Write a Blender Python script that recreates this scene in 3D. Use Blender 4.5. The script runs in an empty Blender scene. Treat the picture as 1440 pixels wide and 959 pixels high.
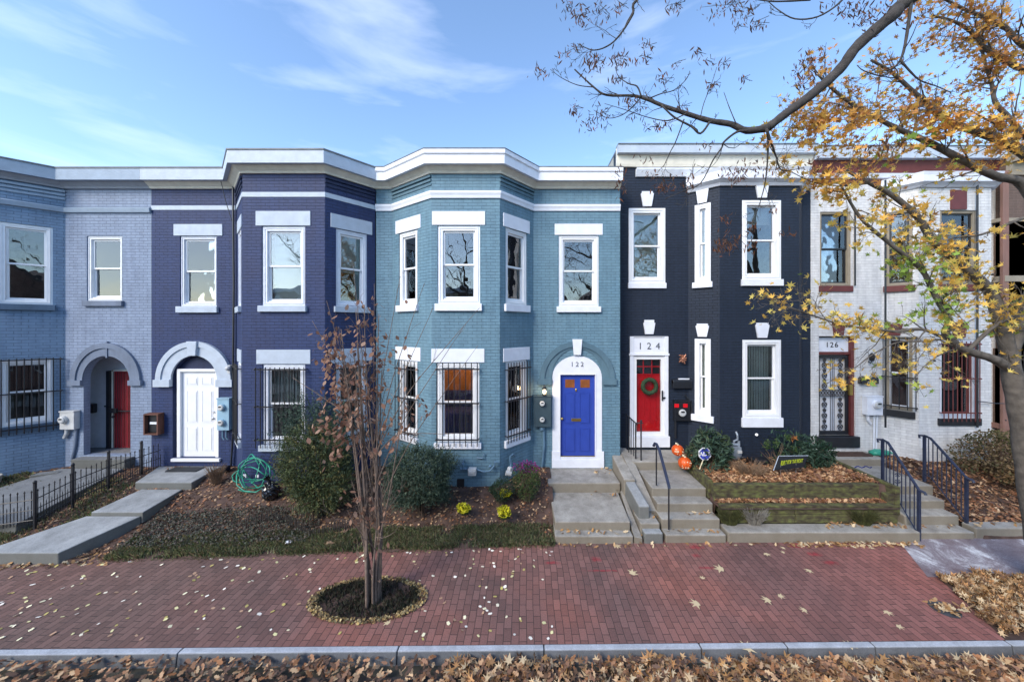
import bpy, bmesh, math, random
import numpy as np
from mathutils import Vector, Matrix
from mathutils.geometry import tessellate_polygon
random.seed(7); rng = np.random.default_rng(11)
R = math.radians
scene = bpy.context.scene
COL = scene.collection

# ------------------------------------------------------------- camera, light
F, CX, CY, HC = 495.0, 740.0, 460.0, 4.2      # focal length and principal point of the 1440 px photograph, eye height
cam_d = bpy.data.cameras.new('camera'); cam = bpy.data.objects.new('camera', cam_d); COL.objects.link(cam)
cam.location = (0, 0, HC); cam.rotation_euler = (R(90), 0, 0)
cam_d.sensor_width = 36; cam_d.lens = F / 1440 * 36
cam_d.shift_x = -(CX - 720) / 1440; cam_d.shift_y = -(479.5 - CY) / 1440
cam_d.clip_start = 0.05; cam_d.clip_end = 2000
scene.camera = cam
SUN_EL, SUN_AZ = 35.0, 218.0                  # compass bearing of the sun, 0 = +Y, clockwise: behind the camera, to the left
w = bpy.data.worlds.new('World'); scene.world = w; w.use_nodes = True
nt = w.node_tree; nt.nodes.clear()
def N(t, typ, **kw):
    n = t.nodes.new(typ)
    for k, v in kw.items(): setattr(n, k, v)
    return n
sky = N(nt, 'ShaderNodeTexSky'); sky.sky_type = 'NISHITA'; sky.sun_disc = False
sky.sun_elevation = R(SUN_EL); sky.sun_rotation = R(SUN_AZ); sky.altitude = 50; sky.air_density = 1.0; sky.dust_density = 0.6; sky.ozone_density = 2.0
tc = N(nt, 'ShaderNodeTexCoord'); mp = N(nt, 'ShaderNodeMapping'); mp.inputs['Scale'].default_value = (2.0, 2.4, 9.5); mp.inputs['Rotation'].default_value = (R(7), R(-9), R(20))
nz = N(nt, 'ShaderNodeTexNoise'); nz.inputs['Scale'].default_value = 1.5; nz.inputs['Detail'].default_value = 7; nz.inputs['Roughness'].default_value = 0.52; nz.inputs['Distortion'].default_value = 0.35
cr = N(nt, 'ShaderNodeValToRGB'); cr.color_ramp.elements[0].position = 0.53; cr.color_ramp.elements[1].position = 0.88
cr.color_ramp.elements[0].color = (0, 0, 0, 1); cr.color_ramp.elements[1].color = (0.32, 0.32, 0.32, 1)
mx = N(nt, 'ShaderNodeMix', data_type='RGBA'); mx.inputs[7].default_value = (5.6, 6.0, 7.0, 1)
bg = N(nt, 'ShaderNodeBackground'); bg.inputs['Strength'].default_value = 0.15
out = N(nt, 'ShaderNodeOutputWorld'); L = nt.links.new
L(tc.outputs['Generated'], mp.inputs[0]); L(mp.outputs[0], nz.inputs['Vector']); L(nz.outputs['Fac'], cr.inputs[0])
L(cr.outputs[0], mx.inputs[0]); tn_ = N(nt, 'ShaderNodeMix', data_type='RGBA', blend_type='MULTIPLY'); tn_.inputs[0].default_value = 1; tn_.inputs[7].default_value = (1.0, 1.06, 1.10, 1); L(sky.outputs[0], tn_.inputs[6]); L(tn_.outputs[2], mx.inputs[6]); L(mx.outputs[2], bg.inputs[0]); L(bg.outputs[0], out.inputs[0])
sd = bpy.data.lights.new('sun', 'SUN'); sd.energy = 1.6; sd.angle = R(24); sd.color = (1.0, 0.90, 0.77)
so = bpy.data.objects.new('sun', sd); COL.objects.link(so)
sv = Vector((math.sin(R(SUN_AZ)) * math.cos(R(SUN_EL)), math.cos(R(SUN_AZ)) * math.cos(R(SUN_EL)), math.sin(R(SUN_EL))))
so.rotation_euler = (-sv).to_track_quat('-Z', 'Y').to_euler()
scene.view_settings.view_transform = 'Standard'; scene.view_settings.look = 'None'
scene.view_settings.gamma = 1; scene.view_settings.exposure = 1.12; scene.view_settings.use_curve_mapping = False
scene.cycles.max_bounces = 7; scene.cycles.transparent_max_bounces = 12

# ------------------------------------------------------------- measures taken from the photograph, turned into metres
def WX(px, Y): return (px - CX) / F * Y
def WZ(py, Y): return HC - (py - CY) / F * Y
def W(px, py, Y): return Vector((WX(px, Y), Y, WZ(py, Y)))

# ------------------------------------------------------------- materials
MAT = {}
def mat_base(name):
    m = bpy.data.materials.new(name); m.use_nodes = True; MAT[name] = m
    t = m.node_tree; b = t.nodes['Principled BSDF']; return m, t, b
def plain(name, col, rough=0.6, metal=0.0, var=0.12, scale=6.0, bump=0.0, bscale=40.0, spec=0.4, emit=None, estr=0):
    m, t, b = mat_base(name)
    c = N(t, 'ShaderNodeTexCoord'); n = N(t, 'ShaderNodeTexNoise'); n.inputs['Scale'].default_value = scale; n.inputs['Detail'].default_value = 6
    r = N(t, 'ShaderNodeValToRGB'); r.color_ramp.elements[0].position = 0.3; r.color_ramp.elements[1].position = 0.7
    r.color_ramp.elements[0].color = tuple(x * (1 - var) for x in col) + (1,); r.color_ramp.elements[1].color = tuple(min(1, x * (1 + var)) for x in col) + (1,)
    t.links.new(c.outputs['Object'], n.inputs['Vector']); t.links.new(n.outputs['Fac'], r.inputs[0]); t.links.new(r.outputs[0], b.inputs['Base Color'])
    b.inputs['Roughness'].default_value = rough; b.inputs['Metallic'].default_value = metal; b.inputs['Specular IOR Level'].default_value = spec
    if bump:
        n2 = N(t, 'ShaderNodeTexNoise'); n2.inputs['Scale'].default_value = bscale; n2.inputs['Detail'].default_value = 5
        bp = N(t, 'ShaderNodeBump'); bp.inputs['Strength'].default_value = bump; bp.inputs['Distance'].default_value = 0.01
        t.links.new(c.outputs['Object'], n2.inputs['Vector']); t.links.new(n2.outputs['Fac'], bp.inputs['Height']); t.links.new(bp.outputs[0], b.inputs['Normal'])
    if emit: b.inputs['Emission Color'].default_value = emit + (1,); b.inputs['Emission Strength'].default_value = estr
    return m
def painted_brick(name, col, col2=None, mortar=0.72, rough=0.62, bump=0.9):
    """brickwork under paint: courses from the wall's own UVs (metres)"""
    m, t, b = mat_base(name); lk = t.links.new
    uv = N(t, 'ShaderNodeUVMap'); tcn = N(t, 'ShaderNodeTexCoord')
    dn = N(t, 'ShaderNodeTexNoise'); dn.inputs['Scale'].default_value = 9; va = N(t, 'ShaderNodeMixRGB', blend_type='LINEAR_LIGHT'); va.inputs[0].default_value = 0.006
    lk(uv.outputs[0], dn.inputs['Vector']); lk(uv.outputs[0], va.inputs[1]); lk(dn.outputs['Color'], va.inputs[2])
    br = N(t, 'ShaderNodeTexBrick'); br.inputs['Scale'].default_value = 1; br.inputs['Brick Width'].default_value = 0.21; br.inputs['Row Height'].default_value = 0.072
    br.inputs['Mortar Size'].default_value = 0.006; br.inputs['Mortar Smooth'].default_value = 0.6; br.inputs['Bias'].default_value = 0
    c = Vector(col); br.inputs['Color1'].default_value = (*(c * 0.93), 1); br.inputs['Color2'].default_value = (*[min(1, x * 1.07) for x in c], 1); br.inputs['Mortar'].default_value = (*(c * mortar), 1)
    lk(va.outputs[0], br.inputs['Vector'])
    # worn patches, large scale
    n = N(t, 'ShaderNodeTexNoise'); n.inputs['Scale'].default_value = 0.9; n.inputs['Detail'].default_value = 8; n.inputs['Roughness'].default_value = 0.6
    lk(tcn.outputs['Object'], n.inputs['Vector'])
    rr = N(t, 'ShaderNodeValToRGB'); rr.color_ramp.elements[0].position = 0.42; rr.color_ramp.elements[1].position = 0.72
    rr.color_ramp.elements[0].color = (0, 0, 0, 1); rr.color_ramp.elements[1].color = (0.8, 0.8, 0.8, 1)
    lk(n.outputs['Fac'], rr.inputs[0]); m2 = N(t, 'ShaderNodeMixRGB'); m2.inputs[2].default_value = (*(col2 or tuple(c * 1.16)), 1)
    lk(rr.outputs[0], m2.inputs[0]); lk(br.outputs['Color'], m2.inputs[1])
    mm = N(t, 'ShaderNodeMixRGB', blend_type='MULTIPLY'); mm.inputs[0].default_value = 1.0
    st = N(t, 'ShaderNodeTexNoise'); st.inputs['Scale'].default_value = 3; st.inputs['Detail'].default_value = 8; mpn = N(t, 'ShaderNodeMapping'); mpn.inputs['Scale'].default_value = (3, 3, 0.5)
    lk(tcn.outputs['Object'], mpn.inputs[0]); lk(mpn.outputs[0], st.inputs['Vector'])
    sr = N(t, 'ShaderNodeValToRGB'); sr.color_ramp.elements[0].position = 0.32; sr.color_ramp.elements[0].color = (0.84, 0.84, 0.85, 1); sr.color_ramp.elements[1].position = 0.6; sr.color_ramp.elements[1].color = (1, 1, 1, 1)
    lk(st.outputs['Fac'], sr.inputs[0])
    mo = N(t, 'ShaderNodeMixRGB'); mo.inputs[0].default_value = 1; 
    # mortar lines stay visible through the patches
    inv = N(t, 'ShaderNodeMath', operation='MULTIPLY_ADD'); inv.inputs[1].default_value = -(1 - mortar); inv.inputs[2].default_value = 1.0
    lk(br.outputs['Fac'], inv.inputs[0])
    lk(m2.outputs[0], mm.inputs[1]); lk(inv.outputs[0], mm.inputs[2])
    m3 = N(t, 'ShaderNodeMixRGB', blend_type='MULTIPLY'); m3.inputs[0].default_value = 1; lk(mm.outputs[0], m3.inputs[1]); lk(sr.outputs[0], m3.inputs[2])
    lk(m3.outputs[0], b.inputs['Base Color'])
    fn = N(t, 'ShaderNodeTexNoise'); fn.inputs['Scale'].default_value = 45; fn.inputs['Detail'].default_value = 4; lk(tcn.outputs['Object'], fn.inputs['Vector'])
    hs = N(t, 'ShaderNodeMath', operation='MULTIPLY_ADD'); hs.inputs[1].default_value = -1.0; lk(br.outputs['Fac'], hs.inputs[0])
    fm = N(t, 'ShaderNodeMath', operation='MULTIPLY'); fm.inputs[1].default_value = 0.7; lk(fn.outputs['Fac'], fm.inputs[0]); lk(fm.outputs[0], hs.inputs[2])
    bp = N(t, 'ShaderNodeBump'); bp.inputs['Strength'].default_value = bump; bp.inputs['Distance'].default_value = 0.007; lk(hs.outputs[0], bp.inputs['Height']); lk(bp.outputs[0], b.inputs['Normal'])
    b.inputs['Roughness'].default_value = rough; b.inputs['Specular IOR Level'].default_value = 0.35
    return m
painted_brick('paint_periwinkle', (0.225, 0.28, 0.385), mortar=.78)
painted_brick('paint_lightblue', (0.16, 0.245, 0.36))
painted_brick('paint_navy', (0.026, 0.045, 0.128), (0.034, 0.043, 0.105))
painted_brick('paint_teal', (0.13, 0.238, 0.312), (0.165, 0.28, 0.345), mortar=.8)
painted_brick('paint_black', (0.0135, 0.022, 0.042), (0.017, 0.026, 0.046), mortar=0.6)
painted_brick('paint_white', (0.68, 0.68, 0.68), (0.72, 0.71, 0.69), mortar=0.88)
painted_brick('brick_red', (0.13, 0.07, 0.055), (0.15, 0.09, 0.07), mortar=1.4)
painted_brick('brick_far', (0.13, 0.085, 0.065), (0.15, 0.10, 0.08), mortar=1.3)
plain('white_paint', (0.74, 0.76, 0.82), 0.5, var=0.05, bump=0.15)
plain('white_trim', (0.70, 0.73, 0.80), 0.55, var=0.07, bump=0.3, bscale=25)
plain('grey_trim', (0.44, 0.50, 0.58), 0.5, var=0.08, bump=0.3)
plain('cornice_blue', (0.27, 0.34, 0.43), 0.5, var=0.08, bump=0.2)
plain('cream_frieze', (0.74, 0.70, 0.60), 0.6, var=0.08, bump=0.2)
plain('bluegrey_frieze', (0.33, 0.36, 0.42), 0.6, var=0.08)
plain('roof_metal', (0.16, 0.17, 0.19), 0.45, metal=0.3, var=0.2)
plain('white_vinyl', (0.78, 0.79, 0.81), 0.35, var=0.03)
plain('maroon', (0.13, 0.032, 0.030), 0.5, var=0.15)
plain('blue_door', (0.028, 0.062, 0.34), 0.35, var=0.06, spec=0.5)
plain('red_door', (0.66, 0.008, 0.016), 0.35, var=0.08, spec=0.5)
plain('dark_red_door', (0.30, 0.02, 0.03), 0.45, var=0.1)
plain('black_iron', (0.012, 0.013, 0.018), 0.45, var=0.3, spec=0.5)
plain('navy_iron', (0.022, 0.03, 0.062), 0.4, var=0.25, spec=0.5)
plain('dark_plastic', (0.015, 0.017, 0.022), 0.35, var=0.2, spec=0.5)
plain('meter_teal', (0.045, 0.075, 0.095), 0.45, var=0.1)
plain('meter_blue', (0.27, 0.42, 0.53), 0.45, var=0.1)
plain('meter_grey', (0.52, 0.53, 0.53), 0.45, var=0.12)
plain('pipe_teal', (0.11, 0.2, 0.29), 0.5, var=0.15)
plain('gas_grey', (0.25, 0.29, 0.34), 0.45, metal=0.2, var=0.2)
plain('brass', (0.55, 0.38, 0.12), 0.3, metal=0.9, var=0.1)
plain('steel', (0.45, 0.46, 0.48), 0.35, metal=0.8, var=0.1)
plain('interior', (0.16, 0.14, 0.13), 0.8, var=0.2)
plain('interior_warm', (0.50, 0.22, 0.07), 0.7, var=0.25, scale=1.5)
plain('blind', (0.70, 0.71, 0.66), 0.7, var=0.05)
plain('curtain', (0.78, 0.78, 0.72), 0.8, var=0.15)
plain('blind_green', (0.72, 0.80, 0.74), 0.7, var=0.08)
plain('curtain_maroon', (0.12, 0.06, 0.055), 0.8, var=0.2)
plain('mat_rubber', (0.025, 0.028, 0.032), 0.9, var=0.3)
plain('mat_brown', (0.07, 0.04, 0.03), 0.95, var=0.4, scale=20)
plain('copper', (0.42, 0.19, 0.12), 0.4, metal=0.6, var=0.2)
plain('hose', (0.03, 0.28, 0.19), 0.35, var=0.15)
plain('bag', (0.008, 0.009, 0.013), 0.18, var=0.3, spec=0.7)
plain('sign_blue', (0.05, 0.07, 0.42), 0.35, var=0.04)
plain('sign_black', (0.012, 0.012, 0.016), 0.5, var=0.1)
plain('sign_green', (0.42, 0.50, 0.03), 0.5, var=0.05)
plain('letter_grey', (0.09, 0.10, 0.12), 0.5, var=0.05)
plain('bark_grey', (0.115, 0.10, 0.085), 0.9, var=0.35, scale=9, bump=0.8, bscale=30)
plain('bark_dark', (0.055, 0.048, 0.044), 0.9, var=0.4, scale=10, bump=0.8, bscale=35)
plain('bark_brown', (0.17, 0.125, 0.10), 0.9, var=0.3, scale=12, bump=0.5)
plain('twig', (0.12, 0.08, 0.055), 0.85, var=0.3)
plain('door_glass', (.22, .075, .025), .3, var=.3)
plain('wreath_green', (0.025, 0.055, 0.025), 0.8, var=0.5, scale=40, bump=0.8)
plain('orange', (0.62, 0.09, 0.012), 0.45, var=0.22, scale=9)
plain('pumpkin_mark', (0.75, 0.66, 0.45), 0.6, var=0.2)
plain('kerb_joint', (0.05, 0.05, 0.055), 0.9)
plain('iron_lid', (0.075, 0.08, 0.09), 0.6, metal=0.4, var=0.3, bump=0.5)
plain('ground_far', (0.07, 0.065, 0.05), 0.95, var=0.3)
plain('cloth_blue', (0.02, 0.03, 0.16), 0.8, var=0.2)
plain('far_yellow', (0.60, 0.50, 0.30), 0.8, var=0.1); plain('far_cream', (0.62, 0.58, 0.50), 0.8, var=0.1); plain('far_roof', (0.10, 0.09, 0.09), 0.9, var=0.3)
plain('bulb', (0.9, 0.8, 0.6), 0.4, emit=(1.0, 0.72, 0.38), estr=9.0)
plain('brown_sill', (0.30, 0.26, 0.20), 0.7, var=0.1)
plain('wood_box', (0.12, 0.05, 0.035), 0.7, var=0.3)
plain('tin_cream', (0.42, 0.40, 0.34), 0.6, var=0.3, bump=0.4)
plain('soil', (0.078, 0.048, 0.038), 0.95, var=0.5, scale=5, bump=1.0, bscale=25)
plain('asphalt', (0.05, 0.045, 0.045), 0.9, var=0.3, bump=0.6, bscale=60)

def concrete(name, c1, c2, riser=(.95, .88, .72)):
    m, t, b = mat_base(name); lk = t.links.new
    c = N(t, 'ShaderNodeTexCoord'); n = N(t, 'ShaderNodeTexNoise'); n.inputs['Scale'].default_value = 2.6; n.inputs['Detail'].default_value = 12; n.inputs['Roughness'].default_value = 0.75
    r = N(t, 'ShaderNodeValToRGB'); r.color_ramp.elements[0].position = 0.33; r.color_ramp.elements[1].position = 0.68
    r.color_ramp.elements[0].color = (*c1, 1); r.color_ramp.elements[1].color = (*c2, 1)
    n2 = N(t, 'ShaderNodeTexNoise'); n2.inputs['Scale'].default_value = 70; n2.inputs['Detail'].default_value = 3
    mm = N(t, 'ShaderNodeMixRGB', blend_type='OVERLAY'); mm.inputs[0].default_value = 0.35
    bp = N(t, 'ShaderNodeBump'); bp.inputs['Strength'].default_value = 0.5; bp.inputs['Distance'].default_value = 0.006
    lk(c.outputs['Object'], n.inputs[0]); lk(c.outputs['Object'], n2.inputs[0]); lk(n.outputs['Fac'], r.inputs[0]); lk(r.outputs[0], mm.inputs[1]); lk(n2.outputs['Fac'], mm.inputs[2])
    # dirt on the risers: upright faces of old concrete are browner; on the kerb, painted shade
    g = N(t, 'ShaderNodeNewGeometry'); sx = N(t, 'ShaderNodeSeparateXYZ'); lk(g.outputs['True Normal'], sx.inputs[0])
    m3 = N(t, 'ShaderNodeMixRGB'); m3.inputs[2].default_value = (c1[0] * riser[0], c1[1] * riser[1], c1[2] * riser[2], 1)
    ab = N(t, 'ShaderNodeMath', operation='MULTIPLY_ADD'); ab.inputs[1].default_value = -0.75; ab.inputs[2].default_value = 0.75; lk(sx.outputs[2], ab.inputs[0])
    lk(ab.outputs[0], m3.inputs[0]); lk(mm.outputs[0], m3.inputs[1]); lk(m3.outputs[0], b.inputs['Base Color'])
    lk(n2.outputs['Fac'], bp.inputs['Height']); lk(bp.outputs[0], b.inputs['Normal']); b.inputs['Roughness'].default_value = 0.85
    return m
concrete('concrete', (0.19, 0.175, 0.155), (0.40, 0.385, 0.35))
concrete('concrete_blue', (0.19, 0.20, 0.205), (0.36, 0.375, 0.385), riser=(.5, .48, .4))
concrete('kerb_stone', (0.30, 0.32, 0.35), (0.50, 0.53, 0.58), riser=(.02, .02, .02))  # near-black riser tint paints the street face's shade into the kerb colour
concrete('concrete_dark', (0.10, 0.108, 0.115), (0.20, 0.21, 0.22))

def timber():
    m, t, b = mat_base('mossy_timber'); lk = t.links.new
    c = N(t, 'ShaderNodeTexCoord'); mpn = N(t, 'ShaderNodeMapping'); mpn.inputs['Scale'].default_value = (2.2, 3, 4.5)
    n = N(t, 'ShaderNodeTexNoise'); n.inputs['Scale'].default_value = 3; n.inputs['Detail'].default_value = 8
    r = N(t, 'ShaderNodeValToRGB'); e = r.color_ramp.elements; e[0].position = 0.34; e[0].color = (0.035, 0.025, 0.017, 1); e[1].position = 0.70; e[1].color = (0.125, 0.14, 0.04, 1)
    k = e.new(0.53); k.color = (0.082, 0.078, 0.032, 1)
    lk(c.outputs['Object'], mpn.inputs[0]); lk(mpn.outputs[0], n.inputs[0]); lk(n.outputs['Fac'], r.inputs[0]); lk(r.outputs[0], b.inputs['Base Color'])
    bp = N(t, 'ShaderNodeBump'); bp.inputs['Strength'].default_value = 0.9; bp.inputs['Distance'].default_value = 0.02; lk(n.outputs['Fac'], bp.inputs['Height']); lk(bp.outputs[0], b.inputs['Normal']); b.inputs['Roughness'].default_value = 0.95
timber()

def paving():
    """running bond brick paving, courses running away from the kerb; paint marks and stains with shapes of their own"""
    m, t, b = mat_base('paving'); lk = t.links.new
    c = N(t, 'ShaderNodeTexCoord'); mpn = N(t, 'ShaderNodeMapping'); mpn.inputs['Rotation'].default_value = (0, 0, R(90))
    lk(c.outputs['Object'], mpn.inputs[0])
    dn = N(t, 'ShaderNodeTexNoise'); dn.inputs['Scale'].default_value = 1.1; dn.inputs['Detail'].default_value = 2
    va = N(t, 'ShaderNodeMixRGB', blend_type='LINEAR_LIGHT'); va.inputs[0].default_value = 0.035; lk(mpn.outputs[0], dn.inputs[0]); lk(mpn.outputs[0], va.inputs[1]); lk(dn.outputs['Color'], va.inputs[2])
    br = N(t, 'ShaderNodeTexBrick'); br.inputs['Scale'].default_value = 1; br.inputs['Brick Width'].default_value = 0.205; br.inputs['Row Height'].default_value = 0.104
    br.inputs['Mortar Size'].default_value = 0.0045; br.inputs['Mortar Smooth'].default_value = 0.4; br.inputs['Color1'].default_value = (0.5, 0.5, 0.5, 1); br.inputs['Color2'].default_value = (1, 1, 1, 1); br.inputs['Mortar'].default_value = (0.2, 0.2, 0.2, 1)
    lk(va.outputs[0], br.inputs[0])
    # per brick tone from a cell noise over the brick grid
    n = N(t, 'ShaderNodeTexNoise'); n.inputs['Scale'].default_value = 0.55; n.inputs['Detail'].default_value = 6; lk(c.outputs['Object'], n.inputs[0])
    r = N(t, 'ShaderNodeValToRGB'); e = r.color_ramp.elements; e[0].position = 0.33; e[0].color = (0.15, 0.095, 0.088, 1); e[1].position = 0.66; e[1].color = (0.33, 0.135, 0.105, 1)
    k = e.new(0.5); k.color = (0.245, 0.122, 0.105, 1); lk(n.outputs['Fac'], r.inputs[0])
    # warmer, redder to the right end of the walk, browner to the left end (different brick batches)
    sx = N(t, 'ShaderNodeSeparateXYZ'); lk(c.outputs['Object'], sx.inputs[0])
    mr = N(t, 'ShaderNodeMapRange'); mr.inputs[1].default_value = 2.5; mr.inputs[2].default_value = 6.2; lk(sx.outputs[0], mr.inputs[0])
    rd = N(t, 'ShaderNodeMixRGB'); rd.inputs[2].default_value = (0.36, 0.13, 0.11, 1); sc = N(t, 'ShaderNodeMath', operation='MULTIPLY'); sc.inputs[1].default_value = 0.5
    lk(mr.outputs[0], sc.inputs[0]); lk(sc.outputs[0], rd.inputs[0]); lk(r.outputs[0], rd.inputs[1])
    ml = N(t, 'ShaderNodeMapRange'); ml.inputs[1].default_value = -2.5; ml.inputs[2].default_value = -6.0; lk(sx.outputs[0], ml.inputs[0])
    ld = N(t, 'ShaderNodeMixRGB'); ld.inputs[2].default_value = (0.175, 0.11, 0.09, 1); sl = N(t, 'ShaderNodeMath', operation='MULTIPLY'); sl.inputs[1].default_value = 0.75
    lk(ml.outputs[0], sl.inputs[0]); lk(sl.outputs[0], ld.inputs[0]); lk(rd.outputs[0], ld.inputs[1])
    wn = N(t, 'ShaderNodeMixRGB', blend_type='MULTIPLY'); wn.inputs[0].default_value = 0.62; lk(ld.outputs[0], wn.inputs[1]); lk(br.outputs['Color'], wn.inputs[2])
    cur = wn
    marks = [(1.83, 6.45, .13, .035, (.35, .01, .02)), (-.0, 5.98, 0, 0, None)]
    pm = [(776, 791, 12, 3), (838, 786, 10, 4), (848, 802, 30, 1.6), (978, 769, 14, 4), (979, 781, 8, 3), (994, 798, 16, 2.5), (1121, 767, 14, 4), (1145, 779, 12, 4), (1168, 791, 13, 4)]
    for px, py, hx, hy in pm:
        Y = F * HC / (py - CY); X = WX(px, Y)
        rx = hx / F * Y; ry = hy * Y * Y / (F * HC)
        sb = N(t, 'ShaderNodeVectorMath', operation='SUBTRACT'); sb.inputs[1].default_value = (X, Y, 0); lk(c.outputs['Object'], sb.inputs[0])
        dv = N(t, 'ShaderNodeVectorMath', operation='MULTIPLY'); dv.inputs[1].default_value = (1 / rx, 1 / ry, 0); lk(sb.outputs[0], dv.inputs[0])
        ln = N(t, 'ShaderNodeVectorMath', operation='LENGTH'); lk(dv.outputs[0], ln.inputs[0])
        n3 = N(t, 'ShaderNodeTexNoise'); n3.inputs['Scale'].default_value = 14; n3.inputs['Detail'].default_value = 6; lk(c.outputs['Object'], n3.inputs[0])
        ad = N(t, 'ShaderNodeMath', operation='MULTIPLY_ADD'); ad.inputs[1].default_value = 1.6; lk(n3.outputs['Fac'], ad.inputs[0]); lk(ln.outputs['Value'], ad.inputs[2])
        m4 = N(t, 'ShaderNodeMapRange'); m4.inputs[1].default_value = 1.8; m4.inputs[2].default_value = 1.1; m4.inputs[3].default_value = 0; m4.inputs[4].default_value = 0.6; lk(ad.outputs[0], m4.inputs[0])
        mx2 = N(t, 'ShaderNodeMixRGB'); mx2.inputs[2].default_value = (0.34, 0.014, 0.03, 1); lk(m4.outputs[0], mx2.inputs[0]); lk(cur.outputs[0], mx2.inputs[1]); cur = mx2
    fn = N(t, 'ShaderNodeTexNoise'); fn.inputs['Scale'].default_value = 55; fn.inputs['Detail'].default_value = 5; lk(c.outputs['Object'], fn.inputs[0])
    ov = N(t, 'ShaderNodeMixRGB', blend_type='OVERLAY'); ov.inputs[0].default_value = 0.4; lk(cur.outputs[0], ov.inputs[1]); lk(fn.outputs['Fac'], ov.inputs[2])
    md = N(t, 'ShaderNodeMixRGB'); md.inputs[2].default_value = (0.05, 0.034, 0.03, 1); lk(br.outputs['Fac'], md.inputs[0]); lk(ov.outputs[0], md.inputs[1])
    lk(md.outputs[0], b.inputs['Base Color'])
    hs = N(t, 'ShaderNodeMath', operation='MULTIPLY_ADD'); hs.inputs[1].default_value = -1.2; lk(br.outputs['Fac'], hs.inputs[0]); lk(br.outputs['Color'], hs.inputs[2])
    h2 = N(t, 'ShaderNodeMath', operation='MULTIPLY_ADD'); h2.inputs[1].default_value = 0.5; lk(fn.outputs['Fac'], h2.inputs[0]); lk(hs.outputs[0], h2.inputs[2])
    bp = N(t, 'ShaderNodeBump'); bp.inputs['Strength'].default_value = 0.7; bp.inputs['Distance'].default_value = 0.006; lk(h2.outputs[0], bp.inputs['Height']); lk(bp.outputs[0], b.inputs['Normal'])
    b.inputs['Roughness'].default_value = 0.72; b.inputs['Specular IOR Level'].default_value = 0.4
paving()
def salted():
    m, t, b = mat_base('salted_paving'); lk = t.links.new
    c = N(t, 'ShaderNodeTexCoord'); n = N(t, 'ShaderNodeTexNoise'); n.inputs['Scale'].default_value = 1.6; n.inputs['Detail'].default_value = 9; n.inputs['Roughness'].default_value = 0.72; n.inputs['Distortion'].default_value = 0.6
    r = N(t, 'ShaderNodeValToRGB'); e = r.color_ramp.elements; e[0].position = 0.38; e[0].color = (0.15, 0.11, 0.12, 1); e[1].position = 0.68; e[1].color = (0.62, 0.63, 0.66, 1); k = e.new(0.54); k.color = (0.23, 0.2, 0.22, 1)
    lk(c.outputs['Object'], n.inputs[0]); lk(n.outputs['Fac'], r.inputs[0])
    n2 = N(t, 'ShaderNodeTexNoise'); n2.inputs['Scale'].default_value = 60; lk(c.outputs['Object'], n2.inputs[0]); ov = N(t, 'ShaderNodeMixRGB', blend_type='OVERLAY'); ov.inputs[0].default_value = 0.6
    lk(r.outputs[0], ov.inputs[1]); lk(n2.outputs['Fac'], ov.inputs[2]); lk(ov.outputs[0], b.inputs['Base Color']); b.inputs['Roughness'].default_value = 0.85
salted()
def glass():
    m = bpy.data.materials.new('window_glass'); m.use_nodes = True; MAT['window_glass'] = m; t = m.node_tree; t.nodes.clear(); lk = t.links.new
    o = N(t, 'ShaderNodeOutputMaterial'); mix = N(t, 'ShaderNodeMixShader'); tr = N(t, 'ShaderNodeBsdfTransparent'); tr.inputs[0].default_value = (0.86, 0.88, 0.87, 1)
    gl = N(t, 'ShaderNodeBsdfGlossy'); gl.inputs['Roughness'].default_value = 0.004; gl.inputs['Color'].default_value = (0.95, 0.97, 1, 1)
    fr = N(t, 'ShaderNodeFresnel'); fr.inputs[0].default_value = 1.52; ma = N(t, 'ShaderNodeMath', operation='MULTIPLY_ADD'); ma.inputs[1].default_value = 1.3; ma.inputs[2].default_value = 0.05; ma.use_clamp = True
    c = N(t, 'ShaderNodeTexCoord'); n = N(t, 'ShaderNodeTexNoise'); n.inputs['Scale'].default_value = 1.6; bp = N(t, 'ShaderNodeBump'); bp.inputs['Strength'].default_value = 0.25; bp.inputs['Distance'].default_value = 0.02
    lk(c.outputs['Object'], n.inputs[0]); lk(n.outputs['Fac'], bp.inputs['Height']); lk(bp.outputs[0], gl.inputs['Normal'])
    lk(fr.outputs[0], ma.inputs[0]); lk(ma.outputs[0], mix.inputs[0]); lk(tr.outputs[0], mix.inputs[1]); lk(gl.outputs[0], mix.inputs[2]); lk(mix.outputs[0], o.inputs[0])
glass()
_m = MAT['window_glass'].copy(); _m.name = 'clear_glass'; MAT['clear_glass'] = _m
for _n in _m.node_tree.nodes:
    if _n.type == 'MATH': _n.inputs[1].default_value = .6; _n.inputs[2].default_value = 0.01
    if _n.type == 'BSDF_TRANSPARENT': _n.inputs[0].default_value = (.97, .97, .97, 1)
def leafmat(name, trans=0.3, rough=0.6):
    m, t, b = mat_base(name); lk = t.links.new
    a = N(t, 'ShaderNodeAttribute'); a.attribute_name = 'tone'; lk(a.outputs['Color'], b.inputs['Base Color']); b.inputs['Roughness'].default_value = rough; b.inputs['Specular IOR Level'].default_value = 0.3
    if trans:
        tl = N(t, 'ShaderNodeBsdfTranslucent'); mix = N(t, 'ShaderNodeMixShader'); mix.inputs[0].default_value = trans; lk(a.outputs['Color'], tl.inputs[0])
        o = t.nodes['Material Output']; lk(b.outputs[0], mix.inputs[1]); lk(tl.outputs[0], mix.inputs[2]); lk(mix.outputs[0], o.inputs[0])
leafmat('leaf', 0.4); leafmat('litter', 0.0, 0.8); leafmat('needle', 0.15, 0.7)

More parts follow.
